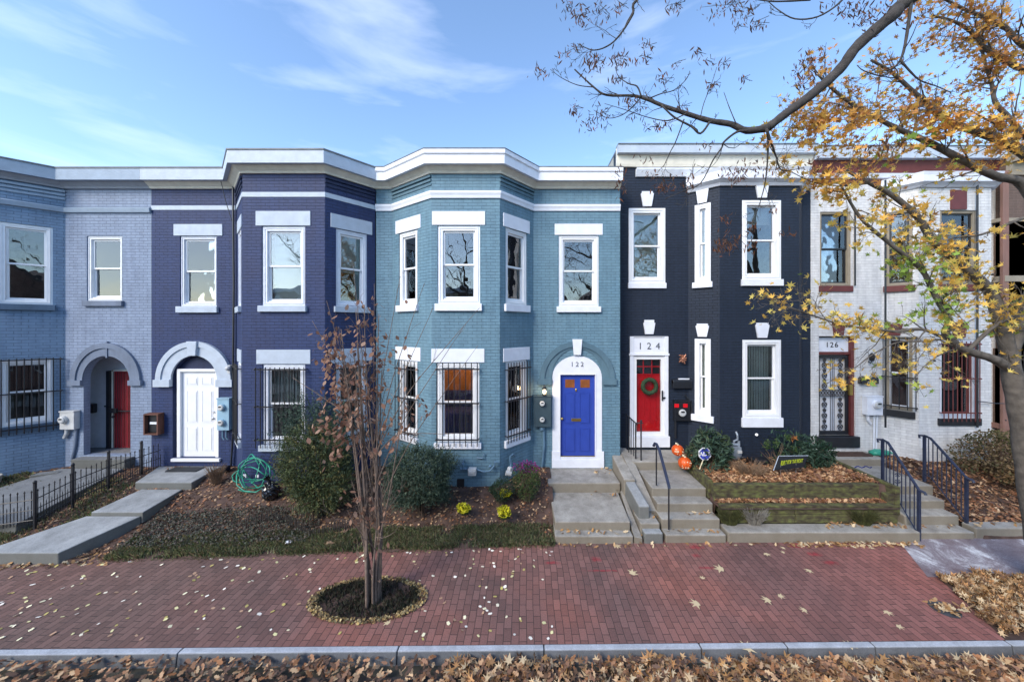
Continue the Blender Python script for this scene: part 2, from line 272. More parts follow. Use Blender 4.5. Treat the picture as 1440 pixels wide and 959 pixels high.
# ------------------------------------------------------------- mesh helpers
def tag(o, label=None, cat=None, group=None, kind=None):
    if label: o['label'] = label
    if cat: o['category'] = cat
    if group: o['group'] = group
    if kind: o['kind'] = kind
    return o
def empty(name, loc, label, cat, group=None):
    o = bpy.data.objects.new(name, None); COL.objects.link(o); o.location = loc; o.empty_display_size = 0.3
    return tag(o, label, cat, group)
def origin(o):
    v = Vector((0, 0, 0))
    while o is not None: v += o.location; o = o.parent
    return v
class MB:
    def __init__(s): s.v = []; s.f = []; s.uv = {}
    def quadbox(s, P):       # P: 8 points, bottom 4 ccw then top 4
        n = len(s.v); s.v += [Vector(p) for p in P]
        for f in ((0, 3, 2, 1), (4, 5, 6, 7), (0, 1, 5, 4), (1, 2, 6, 5), (2, 3, 7, 6), (3, 0, 4, 7)): s.f.append([n + i for i in f])
        return s
    def box(s, x0, x1, y0, y1, z0, z1):
        return s.quadbox([(x0, y0, z0), (x1, y0, z0), (x1, y1, z0), (x0, y1, z0), (x0, y0, z1), (x1, y0, z1), (x1, y1, z1), (x0, y1, z1)])
    def tube(s, pts, r, n=8, caps=True):
        pts = [Vector(p) for p in pts]; m = len(pts)
        rs = r if isinstance(r, (list, tuple)) else [r] * m
        base = len(s.v); up = None
        for i, p in enumerate(pts):
            d = (pts[min(i + 1, m - 1)] - pts[max(i - 1, 0)])
            if d.length < 1e-9: d = Vector((0, 0, 1))
            d.normalize()
            if up is None: up = Vector((0, 0, 1)) if abs(d.z) < 0.9 else Vector((0, 1, 0))
            a = d.cross(up)
            if a.length < 1e-6: a = d.cross(Vector((1, 0, 0)))
            a.normalize(); bb = d.cross(a).normalized(); up = a.cross(d)
            for k in range(n):
                t = 2 * math.pi * k / n; s.v.append(p + (a * math.cos(t) + bb * math.sin(t)) * rs[i])
        for i in range(m - 1):
            for k in range(n):
                k2 = (k + 1) % n; s.f.append([base + i * n + k, base + (i + 1) * n + k, base + (i + 1) * n + k2, base + i * n + k2])
        if caps: s.f.append([base + k for k in range(n)]); s.f.append([base + (m - 1) * n + k for k in reversed(range(n))])
        return s
    def ball(s, c, rx, ry=None, rz=None, seg=14, rings=8, fn=None):
        ry = ry or rx; rz = rz or rx; c = Vector(c); base = len(s.v)
        for i in range(1, rings):
            a = math.pi * i / rings
            for k in range(seg):
                t = 2 * math.pi * k / seg; d = Vector((math.sin(a) * math.cos(t), math.sin(a) * math.sin(t), math.cos(a)))
                q = fn(d) if fn else 1.0; s.v.append(c + Vector((d.x * rx * q, d.y * ry * q, d.z * rz * q)))
        top = len(s.v); s.v.append(c + Vector((0, 0, rz * (fn(Vector((0, 0, 1))) if fn else 1)))); bot = len(s.v); s.v.append(c - Vector((0, 0, rz * (fn(Vector((0, 0, -1))) if fn else 1))))
        for i in range(rings - 2):
            for k in range(seg):
                k2 = (k + 1) % seg; s.f.append([base + i * seg + k, base + (i + 1) * seg + k, base + (i + 1) * seg + k2, base + i * seg + k2])
        for k in range(seg):
            k2 = (k + 1) % seg; s.f.append([top, base + k, base + k2]); s.f.append([bot, base + (rings - 2) * seg + k2, base + (rings - 2) * seg + k])
        return s
    def prism(s, poly, offset):   # poly: list of 3-D points, extruded by vector offset
        n = len(s.v); k = len(poly); off = Vector(offset)
        s.v += [Vector(p) for p in poly] + [Vector(p) + off for p in poly]
        s.f.append(list(range(n, n + k))); s.f.append([n + k + i for i in reversed(range(k))])
        for i in range(k): j = (i + 1) % k; s.f.append([n + i, n + k + i, n + k + j, n + j])
        return s
    def build(s, name, mat, parent=None, smooth=False, bevel=0.0, recalc=True):
        me = bpy.data.meshes.new(name); o = bpy.data.objects.new(name, me); COL.objects.link(o)
        off = Vector((0, 0, 0))
        if parent is not None: o.parent = parent; off = origin(parent)
        me.from_pydata([tuple(v - off) for v in s.v], [], s.f)
        if recalc:
            bm = bmesh.new(); bm.from_mesh(me); bmesh.ops.recalc_face_normals(bm, faces=bm.faces); bm.to_mesh(me); bm.free()
        if s.uv:
            ul = me.uv_layers.new(name='UVMap')
            for p in me.polygons:
                for li in p.loop_indices:
                    vi = me.loops[li].vertex_index; ul.data[li].uv = s.uv.get(vi, (0, 0))
        me.materials.append(MAT[mat])
        if smooth: me.polygons.foreach_set('use_smooth', [True] * len(me.polygons))
        if bevel:
            b = o.modifiers.new('bevel', 'BEVEL'); b.width = bevel; b.segments = 2; b.limit_method = 'ANGLE'; b.harden_normals = False
        return o

class Plane:
    """an upright wall plane from (x0,y0) to (x1,y1), left to right as seen from the street; w is measured outwards"""
    def __init__(s, x0, y0, x1, y1):
        s.o = Vector((x0, y0, 0)); d = Vector((x1 - x0, y1 - y0, 0)); s.L = d.length; s.d = d / s.L; s.n = Vector((s.d.y, -s.d.x, 0))
    def P(s, u, z, w=0): return s.o + s.d * u + s.n * w + Vector((0, 0, z))
    def u(s, px):
        k = (px - CX) / F; return (k * s.o.y - s.o.x) / (s.d.x - k * s.d.y)
    def Y(s, px): return s.o.y + s.u(px) * s.d.y
    def z(s, px, py): return WZ(py, s.Y(px))
    def box(s, m, u0, u1, z0, z1, w0, w1):
        if w0 > w1: w0, w1 = w1, w0
        return m.quadbox([s.P(u0, z0, w1), s.P(u1, z0, w1), s.P(u1, z0, w0), s.P(u0, z0, w0), s.P(u0, z1, w1), s.P(u1, z1, w1), s.P(u1, z1, w0), s.P(u0, z1, w0)])
    def frame(s, m, u0, u1, z0, z1, t, w0, w1, tb=None, tt=None):
        tb = t if tb is None else tb; tt = t if tt is None else tt
        s.box(m, u0, u0 + t, z0, z1, w0, w1); s.box(m, u1 - t, u1, z0, z1, w0, w1)
        s.box(m, u0 + t, u1 - t, z1 - tt, z1, w0, w1 - .001); s.box(m, u0 + t, u1 - t, z0, z0 + tb, w0, w1 - .001)
    def poly(s, m, pts, w0, w1): m.prism([s.P(u, z, w1) for u, z in pts], -s.n * (w1 - w0))
    def slab(s, m, outer, holes, w=0.0, depth=0.25, uoff=0.0):
        """wall sheet with openings: front face, back face, reveals; keeps UVs in metres"""
        loops = [outer] + holes; flat = [p for l in loops for p in l]
        tris = tessellate_polygon([[Vector((p[0], p[1], 0)) for p in l] for l in loops]); n = len(m.v); k = len(flat)
        for p in flat: m.v.append(s.P(p[0], p[1], w)); m.uv[len(m.v) - 1] = (p[0] + uoff, p[1])
        for p in flat: m.v.append(s.P(p[0], p[1], w - depth)); m.uv[len(m.v) - 1] = (p[0] + uoff, p[1])
        def ori(t):
            a, b_, c = (flat[i] for i in t); return (b_[0] - a[0]) * (c[1] - a[1]) - (b_[1] - a[1]) * (c[0] - a[0])
        for t in tris:
            t = list(t)
            if ori(t) < 0: t.reverse()
            m.f.append([n + i for i in t]); m.f.append([n + k + i for i in reversed(t)])
        st = 0
        for l in loops:
            q = len(l)
            for i in range(q):
                j = (i + 1) % q; a, b_ = l[i], l[j]; e = len(m.v)
                m.v += [s.P(a[0], a[1], w), s.P(b_[0], b_[1], w), s.P(b_[0], b_[1], w - depth), s.P(a[0], a[1], w - depth)]
                vert = abs(a[0] - b_[0]) < abs(a[1] - b_[1])
                for q_, (pt, dd) in enumerate(((a, 0), (b_, 0), (b_, depth), (a, depth))): m.uv[e + q_] = (dd + uoff, pt[1]) if vert else (pt[0] + uoff, pt[1] + dd)
                m.f.append([e, e + 1, e + 2, e + 3])
            st += q
def rect(u0, u1, z0, z1): return [(u0, z0), (u1, z0), (u1, z1), (u0, z1)]
def archpts(uc, r, zs, z0, n=20, rz=None):
    rz = rz or r
    return [(uc - r, z0), (uc + r, z0)] + [(uc + r * math.cos(math.pi * i / n), zs + rz * math.sin(math.pi * i / n)) for i in range(n + 1)]
def sweep(m, path, prof):
    """closed profile [(w,z)] swept with mitred corners along a plan path (left to right), outward = towards the street"""
    n = len(path); rings = []
    for i in range(n):
        p = Vector(path[i]); ns = []
        if i > 0: d = (Vector(path[i]) - Vector(path[i - 1])).normalized(); ns.append(Vector((d.y, -d.x)))
        if i < n - 1: d = (Vector(path[i + 1]) - Vector(path[i])).normalized(); ns.append(Vector((d.y, -d.x)))
        b = ns[0] if len(ns) == 1 else (ns[0] + ns[1]).normalized(); sc = 1 / max(0.35, b.dot(ns[0]))
        rings.append([(p.x + b.x * w_ * sc, p.y + b.y * w_ * sc, z) for w_, z in prof])
    base = len(m.v); k = len(prof)
    for r_ in rings: m.v += [Vector(q) for q in r_]
    for i in range(n - 1):
        for j in range(k): j2 = (j + 1) % k; m.f.append([base + i * k + j, base + (i + 1) * k + j, base + (i + 1) * k + j2, base + i * k + j2])
    m.f.append([base + j for j in range(k)]); m.f.append([base + (n - 1) * k + j for j in reversed(range(k))])
def bx(w0, w1, z0, z1): return [(w0, z0), (w1, z0), (w1, z1), (w0, z1)]
def text_mesh(body, size, name, mat, pos, right, up, parent, extrude=0.004, space=1.0, bold=0.0, shear=0.0, xscale=1.0):
    cu = bpy.data.curves.new(name, 'FONT'); cu.body = body; cu.size = size; cu.extrude = extrude; cu.align_x = 'CENTER'; cu.align_y = 'CENTER'; cu.space_character = space; cu.offset = bold; cu.shear = shear
    t = bpy.data.objects.new(name, cu); COL.objects.link(t); dg = bpy.context.evaluated_depsgraph_get(); dg.update()
    me = bpy.data.meshes.new_from_object(t.evaluated_get(dg)); bpy.data.objects.remove(t); bpy.data.curves.remove(cu)
    right = Vector(right).normalized(); up = Vector(up).normalized(); nn = right.cross(up); off = origin(parent) if parent else Vector((0, 0, 0))
    for v in me.vertices:
        c = v.co.copy(); v.co = Vector(pos) + right * c.x * xscale + up * c.y + nn * c.z - off
    me.materials.clear(); me.materials.append(MAT[mat]); o = bpy.data.objects.new(name, me); COL.objects.link(o); o.parent = parent
    return o
SHAPES = {
 'star': [(0, -.55), (.10, -.12), (.48, -.34), (.26, .0), (.60, .22), (.20, .20), (0, .62), (-.20, .20), (-.60, .22), (-.26, .0), (-.48, -.34), (-.10, -.12)],
 'oval': [(0, -.5), (.24, -.2), (.26, .15), (0, .5), (-.26, .15), (-.24, -.2)],
 'lobed': [(0, -.55), (.20, -.28), (.14, -.1), (.33, .08), (.17, .2), (.2, .42), (0, .55), (-.2, .42), (-.17, .2), (-.33, .08), (-.14, -.1), (-.2, -.28)],
 'lance': [(0, -.5), (.10, -.1), (.08, .2), (0, .5), (-.08, .2), (-.10, -.1)],
 'chip': [(-.3, -.2), (.25, -.24), (.33, .12), (-.05, .26), (-.34, .14)],
}
def leaves(name, P, size, shape, palette, mat='leaf', parent=None, tilt=1.0, curl=0.25, droop=0.0, tones=None, seed=1, vary=0.18):
    """many separate leaf outlines in one mesh (foliage of one crown, or litter)"""
    g = np.random.default_rng(seed); P = np.asarray(P, float); n = len(P); sh = np.array(SHAPES[shape]); k = len(sh)
    nor = np.stack([g.normal(0, tilt, n), g.normal(0, tilt, n), np.ones(n)], 1); nor /= np.linalg.norm(nor, axis=1)[:, None]
    if droop:
        tx = np.stack([g.normal(0, .5, n), g.normal(0, .5, n), -np.full(n, droop)], 1)
    else: tx = g.normal(0, 1, (n, 3))
    ty = tx - (tx * nor).sum(1)[:, None] * nor; ty /= np.linalg.norm(ty, axis=1)[:, None] + 1e-9; txx = np.cross(ty, nor)
    s = (np.asarray(size) * np.ones(n)) * g.uniform(.7, 1.25, n)
    cz = (sh[:, 0] ** 2 * 1.0 + sh[:, 1] ** 2 * .6); cu = g.uniform(-.3, 1, n) * curl * 2
    V = P[:, None, :] + s[:, None, None] * (sh[None, :, 0, None] * txx[:, None, :] + sh[None, :, 1, None] * ty[:, None, :] + (cz[None, :, None] * cu[:, None, None]) * nor[:, None, :])
    off = np.array(origin(parent)) if parent is not None else np.zeros(3); V = V.reshape(-1, 3) - off
    me = bpy.data.meshes.new(name); me.vertices.add(n * k); me.vertices.foreach_set('co', V.ravel()); me.loops.add(n * k); me.loops.foreach_set('vertex_index', np.arange(n * k, dtype=np.int32))
    me.polygons.add(n); me.polygons.foreach_set('loop_start', np.arange(n, dtype=np.int32) * k)
    me.update(calc_edges=True)
    pal = np.array(palette); idx = g.integers(0, len(pal), n) if tones is None else np.clip(tones, 0, len(pal) - 1).astype(int)
    c = np.clip(pal[idx] * g.uniform(1 - vary, 1 + vary, (n, 1)), 0, 1); c = np.concatenate([c, np.ones((n, 1))], 1)
    at = me.attributes.new('tone', 'FLOAT_COLOR', 'POINT'); at.data.foreach_set('color', np.repeat(c, k, 0).ravel().astype(np.float32))
    me.materials.append(MAT[mat]); o = bpy.data.objects.new(name, me); COL.objects.link(o); o.parent = parent
    return o
# ------------------------------------------------------------- setting: ground, road, paving
def kerb_y(x): return 4.61 + 0.010 * (x + 5.4)          # street edge of the paving
def walk_y(x): return 6.75 + (0.055 * x if x < 0 else 0.026 * x)   # house-side edge of the paving
def sheet(name, pts, z, mat, kind='structure'):
    m = MB(); m.v = [Vector((x, y, z)) for x, y in pts]; m.f = [list(range(len(pts)))]
    return tag(m.build(name, mat), kind=kind)
sheet('ground', [(-400, -400), (400, -400), (400, 400), (-400, 400)], -0.16, 'ground_far')
sheet('road', [(-60, -6), (60, -6), (60, 4.75), (-60, 4.0)], -0.13, 'asphalt')
sheet('far_pavement', [(-60, -9.5), (60, -9.5), (60, -6), (-60, -6)], -0.02, 'concrete')
# brick paving: left edge out of the frame, right edge runs back from the kerb at a slant
xr0, xr1 = WX(1412, 4.74), WX(1262, 6.97)
pts = [(-16, kerb_y(-16)), (xr0, kerb_y(xr0)), (xr1, 6.97), (3, 7.1), (-3, 7.1), (-16, 7.0)]
sheet('sidewalk', pts, 0.0, 'paving')
sheet('pavement', [(xr0 + .88 * .36, 5.92), (16, 5.92), (16, 7.3), (xr1 - .1, 7.3), (xr1 + .004, 6.97)], 0.003, 'salted_paving')
sheet('planting_strip', [(xr0, kerb_y(xr0)), (16, kerb_y(16)), (16, 5.93), (xr0 + .3, 5.93)], -0.004, 'soil')
# granite kerb: separate stones butted with dark joints
cuts = [-14, -11.2, -8.6, WX(160, 4.6) + .9, WX(560, 4.6), WX(765, 4.6), WX(985, 4.63), WX(1105, 4.65), WX(1225, 4.68), WX(1412, 4.72), 8.4, 10.2, 12.5, 16]
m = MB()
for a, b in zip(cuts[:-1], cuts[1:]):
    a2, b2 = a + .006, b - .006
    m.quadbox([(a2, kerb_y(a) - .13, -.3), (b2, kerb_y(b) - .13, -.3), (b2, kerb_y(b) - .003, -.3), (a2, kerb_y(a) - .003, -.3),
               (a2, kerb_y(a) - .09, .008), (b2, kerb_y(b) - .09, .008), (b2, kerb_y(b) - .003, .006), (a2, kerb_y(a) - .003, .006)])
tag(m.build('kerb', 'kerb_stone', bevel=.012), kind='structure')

def sm(t): t = min(1, max(0, t)); return t * t * (3 - 2 * t)
def gz(x, y):
    fe = walk_y(x)
    if x < .61: wd = 1.9 + .8 * min(1, max(0, (-5.8 - x) / 1.4)); return (-.05 if y < fe else .02 + .62 * sm((y - fe) / wd) + .015 * math.sin(x * 5 + y * 3))
    if x < 3.95: return .02 + .55 * sm((y - 7.6) / 1.6)
    if x < 7.86: return .14 if y < 7.2 else (.50 if y < 7.5 else .83 + .03 * (y - 7.5) / 2)
    if x < 9.06: return -.05
    return -.05 if y < 7.05 else .17 + .62 * sm((y - 7.1) / 2.1) + .03 * math.sin(x * 4 + y * 5)
def grid(name, x0, x1, y0, y1, st, mat):
    nx = int((x1 - x0) / st) + 1; ny = int((y1 - y0) / st) + 1; m = MB()
    for j in range(ny):
        for i in range(nx):
            x = x0 + (x1 - x0) * i / (nx - 1); y = y0 + (y1 - y0) * j / (ny - 1); m.v.append(Vector((x, y, gz(x, y))))
    for j in range(ny - 1):
        for i in range(nx - 1): m.f.append([j * nx + i, j * nx + i + 1, (j + 1) * nx + i + 1, (j + 1) * nx + i])
    return tag(m.build(name, mat, smooth=True), kind='structure')
grid('soil', -17, .6, 5.9, 9.2, .1, 'soil'); grid('soil', 3.93, 7.9, 7.44, 9.7, .08, 'soil'); grid('soil', 7.95, 17, 6.95, 9.7, .1, 'soil')
sheet('soil', [(3.95, 7.15), (7.6, 7.15), (7.6, 7.5), (3.95, 7.5)], .50, 'soil')
sheet('soil', [(.5, 7.0), (4.0, 7.0), (4.0, 9.7), (.5, 9.7)], -.03, 'soil')

# ------------------------------------------------------------- house parts
def window(house, pl, u0, u1, z0, z1, t=.11, casing='white_vinyl', sill=None, lintel=None, key=None, bars=None, blind=None, sash='white_vinyl', mid=.5, w0=-.16, w1=-.025, silld=.07, sillh=.14, ext=.05, name='window'):
    """returns the opening; window = casing > sash, pane, sill, lintel, keystone, security_bars, blind"""
    m = MB(); pl.frame(m, u0, u1, z0, z1, t, w0, w1, tb=t * .8); pl.box(m, u0 + t, u1 - t, z0 + t * .8, z0 + t * .8 + .03, w0, -.05)
    pl.frame(m, u0 + t * .35, u1 - t * .35, z0 + t * .35, z1 - t * .35, t * .22, w1 + .001, w1 + .012)
    o = m.build(name, casing, house, bevel=.004)
    a0, a1, b0, b1 = u0 + t, u1 - t, z0 + t * .8 + .03, z1 - t
    zm = b0 + (b1 - b0) * mid; s = .042
    m = MB(); pl.frame(m, a0, a1, zm - .02, b1, s, -.10, -.07); m.build('sash', sash, o)
    m = MB(); pl.frame(m, a0 + .002, a1 - .002, b0, zm + .02, s, -.14, -.102); m.build('sash', sash, o)
    for (c0, c1, ww) in ((zm + .02, b1 - s + .004, -.086), (b0 + s - .004, zm - .02, -.122)):
        m = MB(); pl.box(m, a0 + s - .004, a1 - s + .004, c0, c1, ww, ww + .005); m.build('pane', 'window_glass', o)
    if sill:
        m = MB(); pl.box(m, u0 - ext, u1 + ext, z0 - sillh, z0 - .002, -.2, silld); m.build('sill', sill, o, bevel=.008)
    if lintel:
        lm, lh, le = lintel; m = MB(); pl.box(m, u0 - le, u1 + le, z1 + .004, z1 + lh, -.2, .018); m.build('lintel', lm, o, bevel=.006)
    if key:
        km, kz0, kz1, kw = key; uc = (u0 + u1) / 2; m = MB()
        pl.poly(m, [(uc - kw * .32, kz0), (uc + kw * .32, kz0), (uc + kw * .47, kz1 - .09), (uc + kw * .47, kz1 - .05), (uc + kw * .40, kz1 - .05), (uc + kw * .40, kz1), (uc - kw * .40, kz1), (uc - kw * .40, kz1 - .05), (uc - kw * .47, kz1 - .05), (uc - kw * .47, kz1 - .09)], .0, .05)
        m.build('keystone', km, o, bevel=.006)
    if blind:
        kind, mat, frac = blind; m = MB(); zb = b1 - (b1 - b0) * frac
        if kind == 'slats':
            z = zb
            while z < b1: pl.box(m, a0 + .01, a1 - .01, z, z + .022, -.25, -.235); z += .03
        elif kind == 'curtain':
            nn = 22; 
            for i in range(nn):
                ua = a0 + (a1 - a0) * i / nn; ub = a0 + (a1 - a0) * (i + 1) / nn; ww = -.26 - .03 * (i % 2); pl.box(m, ua, ub, zb, b1, ww - .008, ww)
        else: pl.box(m, a0 + .005, a1 - .005, zb, b1, -.25, -.24)
        m.build('blind' if kind != 'curtain' else 'curtain', mat, o)
    if bars:
        bm_, bu0, bu1, bz0, bz1, nb, hz, off = bars; m = MB(); r = .0105
        for i in range(nb):
            u = bu0 + (bu1 - bu0) * i / (nb - 1); m.tube([pl.P(u, bz0, off), pl.P(u, bz1, off)], r, 6)
        for z in hz:
            pl.box(m, bu0 - .03, bu1 + .03, z - .014, z + .014, off - .016, off + .004)
            for u in (bu0 - .02, bu1 + .02): m.tube([pl.P(u, z, off), pl.P(u, z, -.01)], .012, 6); m.ball(pl.P(u, z, off + .01), .02, seg=6, rings=4)
        m.build('security_bars', bm_, o)
    return rect(u0, u1, z0, z1)

def six_panel(pl, m, u0, u1, z0, z1, w, lites=False):
    W_, H_ = u1 - u0, z1 - z0; g = .12 * W_; cw = (W_ - 3 * g) / 2
    rows = [(.06, .35), (.40, .78), (.84, .94)]
    out = []
    for a, b in rows:
        for k in range(2):
            p0 = u0 + g + k * (cw + g); q = (p0, p0 + cw, z0 + a * H_, z0 + b * H_)
            if lites and a > .8: out.append(q); continue
            pl.frame(m, *q, .018, w, w + .008); pl.box(m, q[0] + .035, q[1] - .035, q[2] + .035, q[3] - .035, w, w + .012)
    return out
def arch_hood(pl, uc, zs, ri, ro, mat, parent, w=.045, block=.12, key=None, rzi=None, rzo=None, groove=True, name='arch_hood'):
    rzi = rzi or ri; rzo = rzo or ro; m = MB(); n = 28
    def ring(r0, r1, h0, h1, ww):
        for i in range(n):
            a, b = math.pi * i / n, math.pi * (i + 1) / n
            P = [(uc + r0 * math.cos(a), zs + h0 * math.sin(a)), (uc + r1 * math.cos(a), zs + h1 * math.sin(a)), (uc + r1 * math.cos(b), zs + h1 * math.sin(b)), (uc + r0 * math.cos(b), zs + h0 * math.sin(b))]
            pl.poly(m, P, 0, ww)
    ring(ri, ro, rzi, rzo, w); ring(ro - .10, ro + .03, rzo - .10, rzo + .03, w + .028)
    for s in (-1, 1):
        a, b = sorted((uc + s * (ri - .003), uc + s * (ro + .07))); pl.box(m, a, b, zs - block, zs + .01, 0, w + .045)
    return m.build(name, mat, parent)
def meter_box(house, pl, u0, u1, z0, z1, mat, dials, d=.13, name='electric_meter', dmat='meter_grey'):
    m = MB(); pl.box(m, u0, u1, z0, z1, 0.002, d); pl.box(m, u0 - .012, u1 + .012, z1 - .02, z1 + .012, 0.002, d + .015); o = m.build(name, mat, house, bevel=.008)
    for (u, z, r) in dials:
        m = MB(); m.tube([pl.P(u, z, d - .01), pl.P(u, z, d + .05)], r * 1.12, 20); m.build('meter_ring', mat, o, smooth=False)
        m = MB(); m.tube([pl.P(u, z, d + .03), pl.P(u, z, d + .075), pl.P(u, z, d + .085)], [r, r * .93, r * .7], 20); m.build('meter_dial', dmat, o)
        m = MB(); pl.box(m, u - r * .45, u + r * .45, z + r * .1, z + r * .5, d + .085, d + .09); m.build('meter_display', 'dark_plastic', o)
    return o
def shell(root, path, x0, x1, yf, zr, roofmat='roof_metal', sidemat='tin_cream', yb=17, cut=None):
    """roof over the plan of the front, party walls, rear wall and rooms behind the windows"""
    m = MB(); m.prism([(x, y, zr) for x, y in path] + [(x1, yb, zr), (x0, yb, zr)], (0, 0, .06)); m.build('roof', roofmat, root)
    m = MB(); m.box(x0 + .004, x0 + .12, yf + .26, yb - .12, 0, zr - .004); m.build('party_wall', sidemat, root); m = MB(); m.box(x1 - .12, x1 - .004, yf + .26, yb - .12, 0, zr - .004); m.build('party_wall', sidemat, root)
    m = MB(); m.box(x0 + .004, x1 - .004, yb - .12, yb, 0, zr - .004); m.build('rear_wall', sidemat, root)
    m = MB(); m.box(x0 + .13, x1 - .13, yf + 3.2, yf + 3.3, .1, zr - .1); m.build('partition', 'interior', root)
    m = MB(); m.box(x0 + .13, x1 - .13, yf + .05, yf + 3.19, 4.55, 4.8); m.box(x0 + .13, x1 - .13, yf + .05, yf + 3.19, .35, .5); m.build('floor', 'interior', root)

G = 'row houses along the brick sidewalk'
# ============ house with the red door in an arched porch (far left, light blue)
h1 = empty('row_house', (-12, 9, 0), 'light blue painted brick row house with a dark red door inside an arched porch', 'house', G)
path1 = [(-17.5, 8.1), (-12.7, 8.1), (-11.78, 9.0), (-9.582, 9.0)]
pa = Plane(-12.7, 8.1, -11.78, 9.0); pw = Plane(-11.78, 9.0, -9.582, 9.0); pf = Plane(-17.5, 8.1, -12.7, 8.1)
ZT = 8.0
z = lambda y: WZ(y, 9.0)
ua = lambda px: pa.u(px); uw = lambda px: pw.u(px)
hA1 = window(h1, pa, .30, 1.09, 4.76, 6.70, t=.10, sill='paint_lightblue', sillh=.15)
hA2 = window(h1, pa, .30, 1.10, 1.82, 3.42, t=.11, sill='paint_lightblue', sillh=.16, bars=('black_iron', .05, 1.22, 1.62, 3.44, 12, (1.75, 2.60, 3.40), .09), blind=('plain', 'curtain_maroon', .5))
m = MB(); pa.slab(m, rect(0, pa.L, .3, ZT), [hA1, hA2]); m.build('bay_wall', 'paint_lightblue', h1, recalc=False)
m = MB(); pf.slab(m, rect(0, pf.L, .3, ZT), []); m.build('bay_wall', 'paint_lightblue', h1, recalc=False)
hB1 = window(h1, pw, uw(122), uw(172), z(423), z(332), t=.08, sill='paint_periwinkle', sillh=.14, blind=('plain', 'blind', .4))
arc = archpts(uw(150.5), .60, z(535), .93, rz=.62)
m = MB(); pw.slab(m, rect(0, pw.L, .2, ZT), [hB1, arc], depth=.14); m.build('wall', 'paint_periwinkle', h1, recalc=False)
arch_hood(pw, uw(150.5), z(535), .605, .86, 'paint_periwinkle', h1, w=.03, rzi=.63, rzo=.93)
m = MB(); uc = uw(153); pw.box(m, uc - .03, uc + .01, z(503), z(480), 0, .05); m.build('keystone', 'paint_periwinkle', h1)
# porch behind the arch
m = MB(); m.box(-12.1, -9.72, 9.62, 9.70, .6, 3.7); m.box(-12.1, -12.02, 9.15, 9.615, .6, 3.7); m.box(-9.75, -9.70, 9.15, 9.615, .6, 3.7); m.box(-12.0, -9.76, 9.15, 9.615, 3.55, 3.63)
m.build('porch_wall', 'white_trim', h1)
m = MB(); m.box(-12.0, -9.76, 9.15, 9.615, .3, .922); m.box(-11.36, -10.02, 8.78, 9.149, .3, .90); m.build('porch_floor', 'concrete_dark', h1, bevel=.012)
pd = Plane(-12.0, 9.60, -9.75, 9.60); u0 = pd.u(163); u1 = u0 + .78
m = MB(); pd.box(m, u0, u1, .93, 3.0, 0, .04); o = m.build('door', 'dark_red_door', h1)
m = MB()
for k in range(6): uu = u0 + .03 + k * .12; pd.box(m, uu, uu + .012, .95, 2.97, .041, .05)
m.build('door_boards', 'maroon', o)
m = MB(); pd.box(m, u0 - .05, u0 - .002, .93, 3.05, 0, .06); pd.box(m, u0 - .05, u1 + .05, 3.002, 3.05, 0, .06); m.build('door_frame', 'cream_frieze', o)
g_ = MB()
for k in range(8): uu = u0 - .02 + k * .11; g_.tube([pd.P(uu, .95, .13), pd.P(uu, 3.0, .13)], .006, 6)
pd.box(g_, u0 - .13, u0 - .055, .93, 3.02, .0, .12); pd.box(g_, u0 - .05, u1, 1.93, 1.96, .12, .14); pd.box(g_, u0 - .02, u0 + .20, 1.9, 2.02, .13, .17); g_.ball(pd.P(u0 + .12, 1.8, .17), .035)
g_.build('security_gate', 'black_iron', o)
m = MB(); pd.box(m, pd.u(125), pd.u(138), WZ(581, 9.5), WZ(568, 9.5), .01, .12); m.build('mailbox', 'dark_plastic', h1, bevel=.02)
m = MB(); m.ball(pd.P(pd.u(149), WZ(571, 9.6), .02), .022); m.build('doorbell', 'dark_plastic', h1)
meter_box(h1, pw, uw(93), uw(113), z(602), z(577), 'meter_grey', [(uw(100), z(588), .085)])
m = MB(); m.tube([pw.P(uw(98), z(602), .06), pw.P(uw(98), z(608), .06), pw.P(uw(94), z(615), .05)], .035, 8); m.build('meter_elbow', 'meter_grey', h1)
m = MB(); m.tube([pw.P(uw(110), z(602), .03), pw.P(uw(108), z(625), .03), pw.P(uw(103), z(648), .03)], .03, 8); m.build('conduit', 'paint_periwinkle', h1)
shell(h1, path1, -17.5, -9.582, 9.0, 8.0)
CORN = [(.20, 7.85), (.28, 7.85), (.28, 8.13), (.20, 8.13)]
FRIEZE = [(0, 7.72), (.045, 7.72), (.07, 7.76), (.199, 7.86), (.199, 8.12), (0, 8.12)]
CAP = [(.0, 8.131), (.295, 8.131), (.30, 8.165), (.0, 8.18)]
def cornice(house, path, fm, frm, prof=CORN, fr=FRIEZE, cap=CAP):
    m = MB(); sweep(m, path, prof); m.build('cornice', fm, house); m = MB(); sweep(m, path, fr); m.build('frieze', frm, house); m = MB(); sweep(m, path, cap); m.build('roof_edge', 'roof_metal', house)
cornice(h1, path1, 'cornice_blue', 'bluegrey_frieze')
m = MB(); sweep(m, path1[1:], [(0, 7.10), (.05, 7.12), (.07, 7.22), (.03, 7.25), (0, 7.25)]); m.build('string_course', 'cornice_blue', h1)
m = MB()
for k in range(3): sweep(m, path1[1:3], [(0, 7.44 + k * .09), (.02 + k * .014, 7.44 + k * .09), (.02 + k * .014, 7.49 + k * .09), (0, 7.49 + k * .09)])
m.build('corbel', 'cornice_blue', h1)

